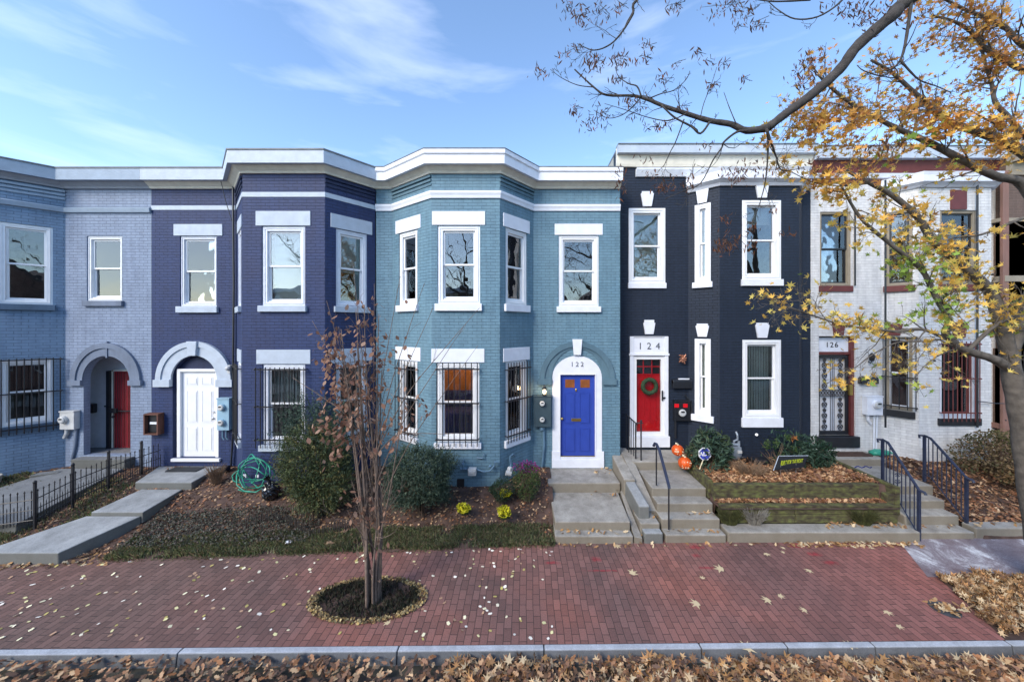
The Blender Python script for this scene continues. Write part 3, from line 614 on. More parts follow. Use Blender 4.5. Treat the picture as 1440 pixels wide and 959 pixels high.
# ============ navy house
h2 = empty('row_house', (-6.7, 9, 0), 'dark navy painted brick row house with a white panelled door under a white arch', 'house', G)
path2 = [(-9.578, 9.0), (-7.40, 9.0), (-6.53, 8.1), (-4.63, 8.1), (-3.86, 9.0), (-3.842, 9.0)]
A = Plane(-9.578, 9, -7.40, 9); B = Plane(-7.40, 9, -6.53, 8.1); Cc = Plane(-6.53, 8.1, -4.63, 8.1); D = Plane(-4.63, 8.1, -3.86, 9.0)
LW = ('grey_trim', .31, .14)
FB = .0
hw = window(h2, A, A.u(253), A.u(305), z(431), z(332), t=.08, casing='white_trim', sill='grey_trim', sillh=.16, lintel=('grey_trim', .30, .15), blind=('plain', 'blind', 1))
uc = A.u(275); dz0, dz1 = z(645), z(536)
arc2 = archpts(uc, .585, z(534), z(643), rz=.60)
m = MB(); A.slab(m, rect(0, A.L, .2, ZT), [hw, arc2], depth=.30); m.build('wall', 'paint_navy', h2, recalc=False)
m = MB(); m2 = [(uc - .585, z(519)), (uc + .585, z(519))] + [p for p in archpts(uc, .585, z(534), 0, rz=.60)[2:] if p[1] > z(519)]
A.poly(m, m2, -.15, -.09); m.build('tympanum', 'paint_navy', h2)
m = MB(); A.frame(m, A.u(248), A.u(307), z(646), z(519), .085, -.15, -.01, tb=.03, tt=.07); A.box(m, A.u(243), A.u(311), z(648), z(644), -.3, .06); dfr = m.build('door_frame', 'white_vinyl', h2, bevel=.005)
m = MB(); du0, du1, dz0, dz1 = A.u(248) + .087, A.u(307) - .087, z(643), z(519) - .075
A.box(m, du0, du1, dz0, dz1, -.12, -.07); six_panel(A, m, du0, du1, dz0, dz1, -.07); dr = m.build('door', 'white_vinyl', h2)
m = MB(); m.ball(A.P(du1 - .07, z(589), -.03), .035, seg=10); m.build('door_knob', 'steel', dr, smooth=True); m = MB(); m.ball(A.P(du1 - .07, z(580), -.05), .025, seg=10); m.build('door_lock', 'steel', dr, smooth=True)
arch_hood(A, uc, z(534), .59, .93, 'grey_trim', h2, w=.05, block=.17, rzi=.62, rzo=.95)
m = MB(); A.poly(m, [(uc - .10, z(500)), (uc + .10, z(500)), (uc + .13, z(480)), (uc - .13, z(480))], 0, .12); m.build('keystone', 'grey_trim', h2, bevel=.01)
m = MB(); u0, u1 = A.u(211), A.u(231); A.frame(m, u0, u1, z(609), z(580), .03, .0, .16); A.box(m, u0 + .03, u1 - .03, z(609) + .03, z(580) - .03, .004, .02)
mb = m.build('mailbox', 'wood_box', h2); m = MB(); A.box(m, u0 + .04, u1 - .04, z(608) + .03, z(580) - .04, .021, .08); m.build('mail_slot', 'dark_plastic', mb)
m = MB(); A.box(m, u0 + .10, u1 - .06, z(595), z(592), .081, .10); m.build('envelope', 'white_paint', mb)
meter_box(h2, A, A.u(311.5), A.u(328), z(603), z(559), 'meter_blue', [(A.u(319), z(571), .075), (A.u(319), z(592), .075)])
m = MB()
for px in (316, 321): m.tube([A.P(A.u(px), z(603), .06), A.P(A.u(px), z(614), .06), A.P(A.u(px) + .04, z(617), .06)], .018, 8)
m.build('conduit', 'pipe_teal', h2)
m = MB(); m.tube([A.P(A.u(330), z(238), .06), A.P(A.u(331), z(400), .05), A.P(A.u(330), z(520), .05), A.P(A.u(331), z(600), .06), A.P(A.u(327), z(655), .05)], .022, 6)
m.tube([A.P(A.u(318), z(250), .2), A.P(A.u(322), z(285), .1), A.P(A.u(329), z(312), .06)], .008, 5); m.build('cable', 'dark_plastic', h2)
m = MB(); A.box(m, A.u(324), A.u(328), z(524), z(513), .0, .1); m.ball(A.P(A.u(326), z(517), .12), .06, seg=10, rings=6); m.build('floodlight', 'meter_grey', h2)
y9 = lambda y: WZ(y, 8.1)
hl1 = window(h2, B, .38, .98, y9(430), y9(318), t=.08, casing='white_trim', sill='grey_trim', lintel=LW, blind=('plain', 'blind', 1), w1=-.01)
hl2 = window(h2, B, .38, .98, y9(625), y9(512), t=.08, casing='white_trim', sill='grey_trim', lintel=LW, bars=('black_iron', .34, 1.02, y9(628), y9(514), 6, (y9(520), y9(570), y9(620)), .08), w1=-.01)
m = MB(); B.slab(m, rect(0, B.L, .3, ZT), [hl1, hl2]); m.build('bay_wall', 'paint_navy', h2, recalc=False)
hf1 = window(h2, Cc, Cc.u(368), Cc.u(429), y9(430), y9(318), t=.11, casing='white_trim', sill='grey_trim', lintel=('grey_trim', .34, .13), blind=('plain', 'blind', 1))
hf2 = window(h2, Cc, Cc.u(369), Cc.u(429), y9(625), y9(512), t=.11, casing='white_trim', sill='grey_trim', lintel=('grey_trim', .33, .13), blind=('curtain', 'curtain', .5), bars=('black_iron', Cc.u(364) , Cc.u(431), y9(628), y9(516), 11, (y9(519), y9(571), y9(617)), .10))
m = MB(); Cc.slab(m, rect(0, Cc.L, .3, ZT), [hf1, hf2], uoff=.1); m.build('bay_wall', 'paint_navy', h2, recalc=False)
hr1 = window(h2, D, .24, .98, y9(430), y9(318), t=.10, casing='white_trim', sill='grey_trim', lintel=('grey_trim', .33, .12), blind=('slats', 'blind_green', .55))
hr2 = window(h2, D, .24, .98, y9(625), y9(512), t=.10, casing='white_trim', sill='grey_trim', lintel=('grey_trim', .33, .12), bars=('black_iron', .20, 1.02, y9(628), y9(514), 8, (y9(520), y9(570), y9(620)), .08))
m = MB(); D.slab(m, rect(0, D.L, .3, ZT), [hr1, hr2], uoff=.05); m.build('bay_wall', 'paint_navy', h2, recalc=False)
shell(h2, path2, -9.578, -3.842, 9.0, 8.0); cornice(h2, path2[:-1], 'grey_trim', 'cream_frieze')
BAND = [(0, 7.19), (.014, 7.19), (.014, 7.30), (0, 7.30)]
m = MB(); sweep(m, path2[:-1], BAND); m.build('string_course', 'grey_trim', h2)
for a, b in ((1, 3), (3, 5)):
    m = MB()
    for k in range(3): sweep(m, path2[a:b], [(0, 7.44 + k * .09), (.02 + k * .014, 7.44 + k * .09), (.02 + k * .014, 7.49 + k * .09), (0, 7.49 + k * .09)])
    m.build('corbel', 'paint_navy', h2)

# ============ teal house
h3 = empty('row_house', (-.7, 9, 0), 'teal blue painted row house numbered 122 with a royal blue door under a white arch', 'house', G)
path3 = [(-3.838, 9.0), (-3.42, 9.0), (-2.18, 8.1), (-.605, 8.1), (.18, 9.0), (2.40, 9.0)]
S0 = Plane(-3.838, 9, -3.42, 9); S1 = Plane(-3.42, 9, -2.18, 8.1); S2 = Plane(-2.18, 8.1, -.605, 8.1); S3 = Plane(-.605, 8.1, .18, 9.0); S4 = Plane(.18, 9, 2.40, 9)
T = 'paint_teal'; LT = ('white_paint', .32, .12)
m = MB(); S0.slab(m, rect(0, S0.L, .2, ZT), []); m.build('wall', T, h3, recalc=False)
ZU0, ZU1, ZL0, ZL1 = y9(427), y9(317), y9(622), y9(510)
a0, a1 = S1.u(561), S1.u(587)
hs1 = window(h3, S1, a0, a1, ZU0, ZU1, t=.11, sill='white_paint', sillh=.16, lintel=('white_paint', .33, .13)); hs2 = window(h3, S1, a0, a1, ZL0, ZL1, t=.11, sill='white_paint', sillh=.13, lintel=('white_paint', .33, .13), bars=('black_iron', a0 - .01, a1 + .01, ZL0 - .08, ZL1 + .0, 7, (ZL1 - .2, (ZL0 + ZL1) / 2, ZL0 + .1), .10))
m = MB(); S1.slab(m, rect(0, S1.L, .3, ZT), [hs1, hs2], uoff=.13); m.build('bay_wall', T, h3, recalc=False)
hs3 = window(h3, S2, S2.u(615), S2.u(675), ZU0, ZU1, t=.12, sill='white_paint', sillh=.17, lintel=LT); hs4 = window(h3, S2, S2.u(614), S2.u(674), ZL0, ZL1, t=.12, sill='white_paint', sillh=.13, lintel=LT, bars=('black_iron', S2.u(616), S2.u(672), ZL0 - .06, ZL1 + .01, 8, (ZL1 - .14, (ZL0 + ZL1) / 2, ZL0 + .09), .11))
m = MB(); S2.slab(m, rect(0, S2.L, .3, ZT), [hs3, hs4]); m.build('bay_wall', T, h3, recalc=False)
b0, b1 = S3.u(711), S3.u(741.5)
hs5 = window(h3, S3, b0, b1, ZU0, ZU1, t=.10, sill='white_paint', sillh=.17, lintel=('white_paint', .32, .08)); hs6 = window(h3, S3, b0, b1, ZL0, ZL1, t=.10, sill='white_paint', sillh=.17, lintel=('white_paint', .32, .08), bars=('black_iron', b0 + .0, b1, ZL0 - .06, ZL1 - .02, 9, (ZL1 - .18, (ZL0 + ZL1) / 2, ZL0 + .1), .09))
m = MB(); S3.slab(m, rect(0, S3.L, .3, ZT), [hs5, hs6], uoff=.07); m.build('bay_wall', T, h3, recalc=False)
hs7 = window(h3, S4, S4.u(785.5), S4.u(842), z(431), z(331), t=.11, sill='white_paint', sillh=.15, lintel=('white_paint', .29, .10))
uc = S4.u(811.5); sur = archpts(uc, .635, z(531), z(645), rz=.56)
m = MB(); S4.slab(m, rect(0, S4.L, .2, ZT), [hs7, sur]); m.build('wall', T, h3, recalc=False)
du0, du1, dz0, dz1 = S4.u(788), S4.u(837), z(643.5), z(527)
m = MB(); S4.slab(m, archpts(uc, .632, z(531), z(645), rz=.557), [rect(du0, du1, dz0, dz1)], w=.012, depth=.15); S4.box(m, S4.u(776), S4.u(849), z(657), z(645) - .002, -.1, .05)
S4.box(m, S4.u(776), du0 - .002, z(645), z(634), .013, .035); S4.box(m, du1 + .002, S4.u(849), z(645), z(634), .013, .035)
S4.frame(m, du0 - .03, du1 + .03, dz0 + .002, dz1 + .03, .028, .013, .026)
sr = m.build('door_surround', 'white_paint', h3, recalc=False, bevel=.004)
m = MB(); S4.box(m, du0 + .002, du1 - .002, dz0 + .03, dz1 - .002, -.11, -.06); lit = six_panel(S4, m, du0, du1, dz0, dz1, -.06, lites=True); dr = m.build('door', 'blue_door', h3)
m = MB()
for q in lit: S4.box(m, q[0] + .02, q[1] - .02, q[2], q[3], -.062, -.055)
m.build('door_window', 'door_glass', dr)
m = MB(); S4.box(m, uc - .14, uc + .11, z(593), z(589), -.058, -.04); S4.box(m, du0, du1, dz0 + .001, dz0 + .03, -.12, -.03); m.build('letter_slot', 'brass', dr, bevel=.004)
m = MB(); m.ball(S4.P(du0 + .045, z(589), -.02), .035, seg=10, rings=8); m.build('door_knob', 'brass', dr, smooth=True); m = MB(); m.ball(S4.P(uc - .02, z(549), -.05), .022, rz=.045, seg=8); m.build('door_knocker', 'brass', dr, smooth=True)
text_mesh('122', .17, 'house_number', 'letter_grey', S4.P(uc, z(512.5), .016), (1, 0, 0), (0, 0, 1), h3, space=1.5)
arch_hood(S4, uc, z(533), .655, .93, T, h3, w=.02, block=.14, rzi=.78, rzo=.93)
m = MB(); S4.poly(m, [(uc - .09, z(499)), (uc + .09, z(499)), (uc + .125, z(477)), (uc - .125, z(477))], 0, .075); m.build('keystone', 'white_paint', h3, bevel=.006)
meter_box(h3, S4, S4.u(751), S4.u(774.5), z(598), z(555), 'meter_teal', [(S4.u(762), z(565), .065), (S4.u(762), z(587), .065)], d=.16)
m = MB(); m.tube([S4.P(S4.u(764), z(598), .07), S4.P(S4.u(765), z(625), .06), S4.P(S4.u(762), z(657), .05)], .03, 8); m.tube([S4.P(S4.u(762), z(599), .08), S4.P(S4.u(762), z(603), .08)], .06, 8); m.build('conduit', 'pipe_teal', h3)
lm = MB(); p = S4.P(S4.u(765), z(549), .17); lm.tube([p + Vector((0, 0, .07)), p + Vector((0, 0, .12)), p + Vector((0, 0, .17))], [.075, .03, .012], 8); lm.tube([p - Vector((0, 0, .085)), p - Vector((0, 0, .07))], .055, 8); lm.tube([p + Vector((0, .17, .15)), p + Vector((0, .02, .15)), p + Vector((0, 0, .12))], .01, 6)
for k in range(4): a = math.pi / 4 + k * math.pi / 2; lm.tube([p + Vector((.055 * math.cos(a), .055 * math.sin(a), -.075)), p + Vector((.062 * math.cos(a), .062 * math.sin(a), .075))], .005, 5)
lo = lm.build('porch_lamp', 'black_iron', h3); m = MB(); m.ball(p, .042, rz=.05, seg=12); m.build('bulb', 'bulb', lo, smooth=True)
pl_ = bpy.data.lights.new('porch_lamp_light', 'POINT'); pl_.energy = 2.2; pl_.color = (1, .62, .3); pl_.shadow_soft_size = .05; lo_ = bpy.data.objects.new('porch_lamp_light', pl_); COL.objects.link(lo_); lo_.location = p + Vector((0, -.06, 0))
shell(h3, path3, -3.838, 2.40, 9.0, 8.0, sidemat='paint_teal')
# warm lit sitting room behind the ground-floor bay
m = MB(); m.box(-3.4, .3, 10.6, 10.68, .5, 4.5); m.box(-3.48, -3.40, 9.2, 10.6, .5, 4.5); m.box(.3, .38, 9.2, 10.6, .5, 4.5); m.build('room_wall', 'interior_warm', h3)
m = MB(); m.box(-2.6, -.5, 9.6, 10.4, .5, 1.9); m.box(-2.6, -.5, 10.2, 10.45, 1.9, 2.35); m.build('sofa', 'cloth_blue', h3, bevel=.08)
rl = bpy.data.lights.new('room_light', 'POINT'); rl.energy = 46; rl.color = (1, .55, .22); rl.shadow_soft_size = .25; ro = bpy.data.objects.new('room_light', rl); COL.objects.link(ro); ro.location = (-1.3, 9.7, 4.0)
m = MB(); m.tube([(-1.3, 9.7, 4.2), (-1.3, 9.7, 4.52)], .02, 6); m.ball((-1.3, 9.7, 4.13), .1); m.build('ceiling_lamp', 'bulb', h3)
m = MB(); m.tube([(.95, 9.9, 6.75), (.95, 9.9, 7.9)], .01, 6); m.ball((.95, 9.9, 6.68), .07); m.build('ceiling_lamp', 'bulb', h3)
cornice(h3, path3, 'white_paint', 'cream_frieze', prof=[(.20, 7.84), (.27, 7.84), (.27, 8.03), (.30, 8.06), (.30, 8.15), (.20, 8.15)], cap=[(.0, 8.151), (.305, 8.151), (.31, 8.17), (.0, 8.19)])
m = MB(); sweep(m, path3, [(0, 7.16), (.03, 7.16), (.04, 7.22), (.06, 7.27), (.06, 7.32), (0, 7.32)]); m.build('string_course', 'white_paint', h3)
for a, b in ((1, 3), (3, 5)):
    m = MB()
    for k in range(3): sweep(m, path3[a:b], [(0, 7.46 + k * .09), (.02 + k * .014, 7.46 + k * .09), (.02 + k * .014, 7.51 + k * .09), (0, 7.51 + k * .09)])
    m.build('corbel', T, h3)
# gas pipes and meters low on the bay
def gasbits(pl, house):
    m = MB(); q = lambda px, py, w_: pl.P(pl.u(px), pl.z(px, py), w_)
    m.tube([q(652, 647, .0), q(652, 647, .1), q(652, 657, .1), q(659, 657, .1)], .02, 8); m.tube([q(648, 657, .08), q(656, 657, .08)], .035, 8); m.tube([q(671, 657, .1), q(680, 660, .12), q(690, 659, .12), q(696, 652, .1), q(696, 647, .1), q(702, 647, .1)], .02, 8)
    m.tube([q(671, 643, .02), q(679, 643, .06), q(681, 637, .04)], .015, 6); m.ball(q(690, 653, .1), .035); m.ball(q(681, 660, .12), .03); m.ball(q(652, 650, .1), .035)
    o = m.build('gas_pipe', 'pipe_teal', house)
    m = MB(); a, b = pl.u(660), pl.u(671); pl.box(m, a, b, pl.z(665, 664), pl.z(665, 655), .06, .2); pl.box(m, a + .02, b - .02, pl.z(665, 661), pl.z(665, 657), .2, .215); m.build('gas_meter', 'meter_grey', house, bevel=.02)
    m = MB(); pl.box(m, pl.u(643), pl.u(653), pl.z(648, 685), pl.z(648, 673), .002, .03); m.build('vent_grille', 'dark_plastic', house)
gasbits(S2, h3)
m = MB(); q = lambda px, py, w_: S3.P(S3.u(px), S3.z(px, py), w_)
m.tube([q(715, 655, .1), q(713, 648, .1), q(713, 640, .1), q(717, 637, .1), q(722, 640, .05)], .018, 8); m.tube([q(708, 664, .1), q(714, 654, .1), q(714, 645, .1)], .03, 8); m.build('gas_pipe', 'pipe_teal', h3)
m = MB(); m.tube([q(707, 663, .1), q(711, 663, .18)], .06, 12); m.tube([q(711, 657, .1), q(711, 657, .2)], .05, 12); m.build('gas_meter', 'meter_grey', h3)

# ============ black house
h4 = empty('row_house', (5, 9.5, 0), 'charcoal black painted row house numbered 124 with a bright red front door', 'house', G)
YB = 9.5; zb = lambda y: WZ(y, YB); zf = lambda y: WZ(y, 9.0)
E0 = Plane(2.42, YB, 4.376, YB); E1 = Plane(4.376, YB, 4.945, 9.0); E2 = Plane(4.945, 9.0, 6.98, 9.0); E3 = Plane(6.98, 9.0, 7.45, YB); E4 = Plane(7.45, YB, 7.672, YB)
K = 'paint_black'
e = E0.u; k1 = ('white_paint', WZ(291, YB), WZ(270, YB), .36)
hk1 = window(h4, E0, e(884), e(935.5), zb(398), zb(293), t=.13, sill='white_paint', sillh=.15, silld=.05, ext=.02, key=k1, blind=('slats', 'blind_green', 1), w1=.01)
su0, su1 = e(885.5), e(939.5); opn = rect(su0, su1, zb(628), zb(473))
m = MB(); E0.slab(m, rect(0, E0.L, .3, 8.9), [hk1, opn]); m.build('wall', K, h4, recalc=False)
m = MB(); E0.frame(m, su0, su1, zb(613), zb(473), .10, -.2, .03, tb=.02, tt=.02); E0.box(m, su0 + .1, su1 - .1, zb(497), zb(475), -.1, .012); E0.box(m, su0 - .02, su1 + .02, zb(500), zb(497), -.1, .05)
E0.box(m, su0 - .01, su1 + .03, zb(628), zb(613) - .002, -.2, .06); sr = m.build('door_surround', 'white_paint', h4, bevel=.006)
m = MB(); uu = (su0 + su1) / 2; E0.poly(m, [(uu - .11, zb(470)), (uu + .11, zb(470)), (uu + .16, zb(454)), (uu + .13, zb(454)), (uu + .13, zb(450)), (uu - .13, zb(450)), (uu - .13, zb(454)), (uu - .16, zb(454))], 0, .05); m.build('keystone', 'white_paint', h4, bevel=.006)
text_mesh('124', .25, 'house_number', 'letter_grey', E0.P(uu, zb(487), .018), (1, 0, 0), (0, 0, 1), h4, space=1.9)
m = MB(); E0.frame(m, su0 + .102, su1 - .102, zb(612), zb(501), .085, -.09, .0); st_ = m.build('storm_door', 'white_vinyl', h4, bevel=.004)
m = MB(); E0.box(m, su0 + .18, su1 - .18, zb(611), zb(502), -.05, -.045); m.build('pane', 'clear_glass', st_)
m = MB(); E0.box(m, su1 - .175, su1 - .155, zb(563), zb(549), .0, .05); E0.box(m, su1 - .18, su1 - .09, zb(560), zb(558), .03, .05); m.build('door_handle', 'black_iron', st_)
ru0, ru1, rz0, rz1 = su0 + .14, su1 - .14, zb(609), zb(503)
m = MB(); E0.box(m, ru0, ru1, rz0, rz1, -.16, -.12); E0.frame(m, ru0 + .1, ru1 - .1, rz0 + .1, rz0 + 1.2, .02, -.119, -.11)
for k in range(4): uu2 = ru0 + .14 + k * (ru1 - ru0 - .28) / 3; E0.box(m, uu2 - .004, uu2 + .004, rz0 + .12, rz0 + 1.18, -.119, -.112)
dr = m.build('door', 'red_door', h4)
m = MB(); wz0, wz1 = zb(527), zb(505)
E0.box(m, ru0 + .03, ru1 - .03, wz0, wz1, -.119, -.115); m.build('door_window', 'dark_plastic', dr)
m = MB()
for k in range(4): uu2 = ru0 + .03 + k * (ru1 - ru0 - .06) / 3; E0.box(m, uu2 - .013, uu2 + .013, wz0, wz1, -.114, -.102)
for k in range(3): zz = wz0 + k * (wz1 - wz0) / 2; E0.box(m, ru0 + .03, ru1 - .03, zz - .012, zz + .012, -.114, -.101)
m.build('muntins', 'red_door', dr)
# wreath hangs on the door: a thing of its own
wc = E0.P((ru0 + ru1) / 2 + .01, zb(543), -.0); wr = MB(); pts = [wc + Vector((.18 * math.cos(a), -.02, .18 * math.sin(a))) for a in [2 * math.pi * i / 26 for i in range(27)]]
wr.tube(pts, .055, 8, caps=False); wo = tag(wr.build('wreath', 'wreath_green'), 'round dark evergreen wreath hanging on the red door', 'wreath')
wp = np.array([[p.x, p.y, p.z] for p in pts])[rng.integers(0, 26, 700)] + rng.normal(0, .03, (700, 3)); leaves('sprigs', wp, .055, 'lance', [(.015, .03, .014), (.03, .045, .022), (.03, .03, .018)], 'needle', wo, tilt=2, seed=5)
m = MB(); p = E0.P(e(958), zb(504), .1)
for k in range(9): a = k * 2 * math.pi / 9 + .2; r_ = .08 + .03 * (k % 2); m.tube([p, p + Vector((r_ * math.cos(a), -.02, r_ * math.sin(a) * 1.2)), p + Vector((r_ * 1.3 * math.cos(a + .2), -.0, r_ * 1.4 * math.sin(a + .2)))], [.03, .02, .004], 6)
m.ball(p, .05); m.tube([p, p + Vector((0, .1, -.06))], .02, 6); m.build('wall_lamp', 'copper', h4)
m = MB(); u0, u1 = e(944), e(970); E0.box(m, u0, u1, zb(545), zb(535), .0, .13); m.tube([E0.P(u0, zb(536), .07), E0.P(u1, zb(536), .07)], .062, 12); mbx = m.build('mailbox', 'dark_plastic', h4, bevel=.01)
m = MB(); E0.box(m, u0 + .16, u1 - .05, zb(535) + .02, zb(533) + .03, .05, .09); m.build('envelope', 'white_paint', mbx)
mt = meter_box(h4, E0, e(946), e(967), zb(590), zb(562), 'dark_plastic', [(e(955), zb(578), .10)], d=.15)
m = MB(); E0.box(m, e(945), e(951), zb(571), zb(566), .152, .17); E0.box(m, e(957), e(963), zb(571), zb(566), .152, .17); m.build('meter_label', 'red_door', mt)
m = MB(); m.tube([E0.P(e(962), zb(555), .06), E0.P(e(969), zb(563), .08), E0.P(e(971), zb(576), .08), E0.P(e(967), zb(588), .06)], .022, 8); m.tube([E0.P(e(949), zb(590), .05), E0.P(e(949), zb(615), .05)], .03, 8); m.build('conduit', 'dark_plastic', h4)
# bay
q0, q1 = E1.u(977), E1.u(999.5); kk = ('white_paint', zf(477) + .02, zf(455), .28)
he1 = window(h4, E1, q0, q1, zf(395), zf(282), t=.12, sill='white_paint', sillh=.15, key=('white_paint', zf(281), zf(255), .34), blind=('slats', 'blind_green', 1), w1=.01)
he2 = window(h4, E1, q0, q1, zf(587), zf(477), t=.12, sill='white_paint', sillh=.17, key=('white_paint', zf(474), zf(455), .34), blind=('plain', 'blind_green', 1), w1=.01, ext=.08)
m = MB(); E1.slab(m, rect(0, E1.L, .3, 8.0), [he1, he2], uoff=.03); m.build('bay_wall', K, h4, recalc=False)
he3 = window(h4, E2, E2.u(1043.5), E2.u(1098), zf(393), zf(282), t=.12, sill='white_paint', sillh=.17, ext=.03, key=('white_paint', zf(279), zf(258), .34), blind=('slats', 'blind', .25), w1=.01)
he4 = window(h4, E2, E2.u(1044), E2.u(1098), zf(587), zf(478), t=.12, sill='white_paint', sillh=.24, ext=.03, key=('white_paint', zf(475), zf(454), .36), blind=('curtain', 'blind_green', 1), w1=.01, silld=.06)
m = MB(); E2.slab(m, rect(0, E2.L, .3, 8.0), [he3, he4]); m.build('bay_wall', K, h4, recalc=False)
m = MB(); E3.slab(m, rect(0, E3.L, .3, 8.0), []); m.build('bay_wall', K, h4, recalc=False)
m = MB(); E4.slab(m, rect(0, E4.L, .3, 8.9), []); m.build('wall', K, h4, recalc=False)
EU = Plane(4.376, YB, 7.45, YB); m = MB(); EU.slab(m, rect(0, EU.L, 7.70, 8.9), []); m.build('wall', K, h4, recalc=False)
bp_ = [(4.30, YB), (4.376, YB), (4.945, 9.0), (6.98, 9.0), (7.45, YB), (7.55, YB)]
m = MB(); m.prism([(x, y, 7.995) for x, y in bp_[1:5]], (0, 0, .20)); m.build('bay_roof', 'roof_metal', h4)
m = MB(); sweep(m, bp_[1:5], [(0, 7.80), (.05, 7.80), (.09, 7.86), (.20, 7.93), (.20, 8.12), (.24, 8.20), (0, 8.22)]); m.build('bay_cornice', 'white_trim', h4)
p4 = [(2.42, YB), (7.672, YB)]
m = MB(); sweep(m, p4, [(.12, 8.79), (.24, 8.79), (.24, 9.0), (.12, 9.0)]); m.build('cornice', 'grey_trim', h4)
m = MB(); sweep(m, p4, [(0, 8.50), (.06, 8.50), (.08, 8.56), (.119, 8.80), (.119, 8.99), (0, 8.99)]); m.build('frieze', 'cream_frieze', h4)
m = MB(); sweep(m, p4, [(0, 9.003), (.26, 9.003), (.26, 9.03), (0, 9.04)]); m.build('roof_edge', 'roof_metal', h4)
m = MB(); sweep(m, [(2.95, YB), (7.6, YB)], [(0, 8.24), (.05, 8.24), (.09, 8.32), (.13, 8.40), (.13, 8.44), (0, 8.45)]); m.build('string_course', 'white_trim', h4)
shell(h4, [(2.42, YB), (7.672, YB)], 2.42, 7.672, YB, 8.92)

# ============ white house
h5 = empty('row_house', (10, 9.5, 0), 'white painted brick row house numbered 126 with maroon trim and a black ornate security door', 'house', G)
Q0 = Plane(7.676, YB, 9.596, YB); Q1 = Plane(9.596, YB, 10.04, 9.0); Q2 = Plane(10.04, 9.0, 11.89, 9.0); Q3 = Plane(11.89, 9.0, 12.35, YB); Q4 = Plane(12.35, YB, 12.67, YB)
Wm = 'paint_white'; q = Q0.u
hq1 = window(h5, Q0, q(1153), q(1197), zb(402), zb(298), t=.06, casing='brown_sill', sash='dark_plastic', sill='maroon', sillh=.16, silld=.04, ext=.03, blind=('plain', 'blind_green', 1))
dop = rect(q(1151.5), q(1203), zb(613), zb(473))
m = MB(); Q0.slab(m, rect(0, Q0.L, .3, 8.9), [hq1, dop], depth=.3); m.build('wall', Wm, h5, recalc=False)
m = MB(); Q0.box(m, q(1152), q(1199), zb(495), zb(475), -.2, -.12); m.build('transom_panel', 'white_trim', h5)
text_mesh('126', .20, 'house_number', 'dark_plastic', Q0.P(q(1175), zb(485.5), -.115), (1, 0, 0), (0, 0, 1), h5, space=1.25)
m = MB(); Q0.box(m, q(1151.5), q(1199), zb(499), zb(495), -.22, -.07); Q0.box(m, q(1198.5), q(1203), zb(613), zb(473), -.25, -.04); Q0.box(m, q(1151.5), q(1153), zb(613), zb(499), -.22, -.1); dfr = m.build('door_frame', 'maroon', h5)
m = MB(); Q0.box(m, q(1147), q(1206), zb(628), zb(613), -.1, .08); m.build('threshold', 'dark_plastic', h5, bevel=.01)
m = MB(); Q0.box(m, q(1153), q(1198.5), zb(613), zb(499), -.24, -.2); dr = m.build('door', 'white_trim', h5)
# ornate iron grille: frame, mid rail, paired scroll columns
g_ = MB(); a, b, c, d = q(1153.5), q(1198), zb(612.5), zb(500); Q0.frame(g_, a, b, c, d, .07, -.14, -.10, tb=.1)
zm0, zm1 = zb(558), zb(549); Q0.box(g_, a + .055, b - .055, zm0, zm0 + .02, -.135, -.105); Q0.box(g_, a + .055, b - .055, zm1 - .02, zm1, -.135, -.105)
for k in range(9):
    uu = a + .09 + k * (b - a - .18) / 8; zz = (zm0 + zm1) / 2; g_.tube([Q0.P(uu + .034 * math.cos(t), zz + .05 * math.sin(t), -.12) for t in [2 * math.pi * i / 8 for i in range(9)]], .011, 4)
for uu in (a + .03, (a + b) / 2 - .05, (a + b) / 2, (a + b) / 2 + .05, b - .03, a + .07, b - .07): g_.tube([Q0.P(uu, c, -.12), Q0.P(uu, d, -.12)], .008, 5)
for s_ in (-1, 1):
    uc = (a + b) / 2 + s_ * .215
    for (zz0, zz1) in ((c + .12, zm0 - .02), (zm1 + .02, d - .07)):
        Hh = zz1 - zz0; nn = 6
        for k in range(nn):
            zc = zz0 + (k + .5) * Hh / nn; rr = .07 if k % 2 == 0 else .045
            for sgn in (-1, 1):
                sp = [Q0.P(uc + sgn * (rr * .55 + rr * .5 * (1 - .1 * i) * math.cos(i * .8)), zc + rr * (1 - .1 * i) * math.sin(i * .8) * 1.2, -.12) for i in range(9)]; g_.tube(sp, .0105, 4)
            g_.tube([Q0.P(uc + rr * .8 * math.cos(t), zc + rr * 1.1 * math.sin(t), -.118) for t in [2 * math.pi * i / 10 for i in range(11)]], .0105, 4)
        g_.tube([Q0.P(uc, zz0, -.12), Q0.P(uc, zz1, -.12)], .006, 4)
g_.build('security_door', 'black_iron', dr)
m = MB(); Q0.box(m, q(1196.5), q(1201), zb(556), zb(541), -.09, -.03); m.build('door_handle', 'brass', dr)
m = MB(); p = Q0.P(q(1221), zb(504), .1); m.tube([p + Vector((0, 0, -.06)), p + Vector((0, 0, .08)), p + Vector((0, 0, .16))], [.05, .07, .015], 8); m.tube([p + Vector((0, .1, -.08)), p + Vector((-.04, 0, -.12)), p + Vector((0, 0, -.06))], .015, 6); m.build('wall_lamp', 'black_iron', h5)
m = MB(); Q0.box(m, q(1206), q(1230), zb(539), zb(532), 0, .12); m.tube([Q0.P(q(1206), zb(532), .06), Q0.P(q(1230), zb(532), .06)], .055, 12); mb = m.build('mailbox', 'dark_plastic', h5, bevel=.01); m = MB(); Q0.box(m, q(1214), q(1225), zb(538), zb(535), .121, .127); m.build('mailbox_plate', 'steel', mb)
meter_box(h5, Q0, q(1212), q(1234), zb(582), zb(556), 'white_trim', [(q(1225), zb(567), .10)], d=.15)
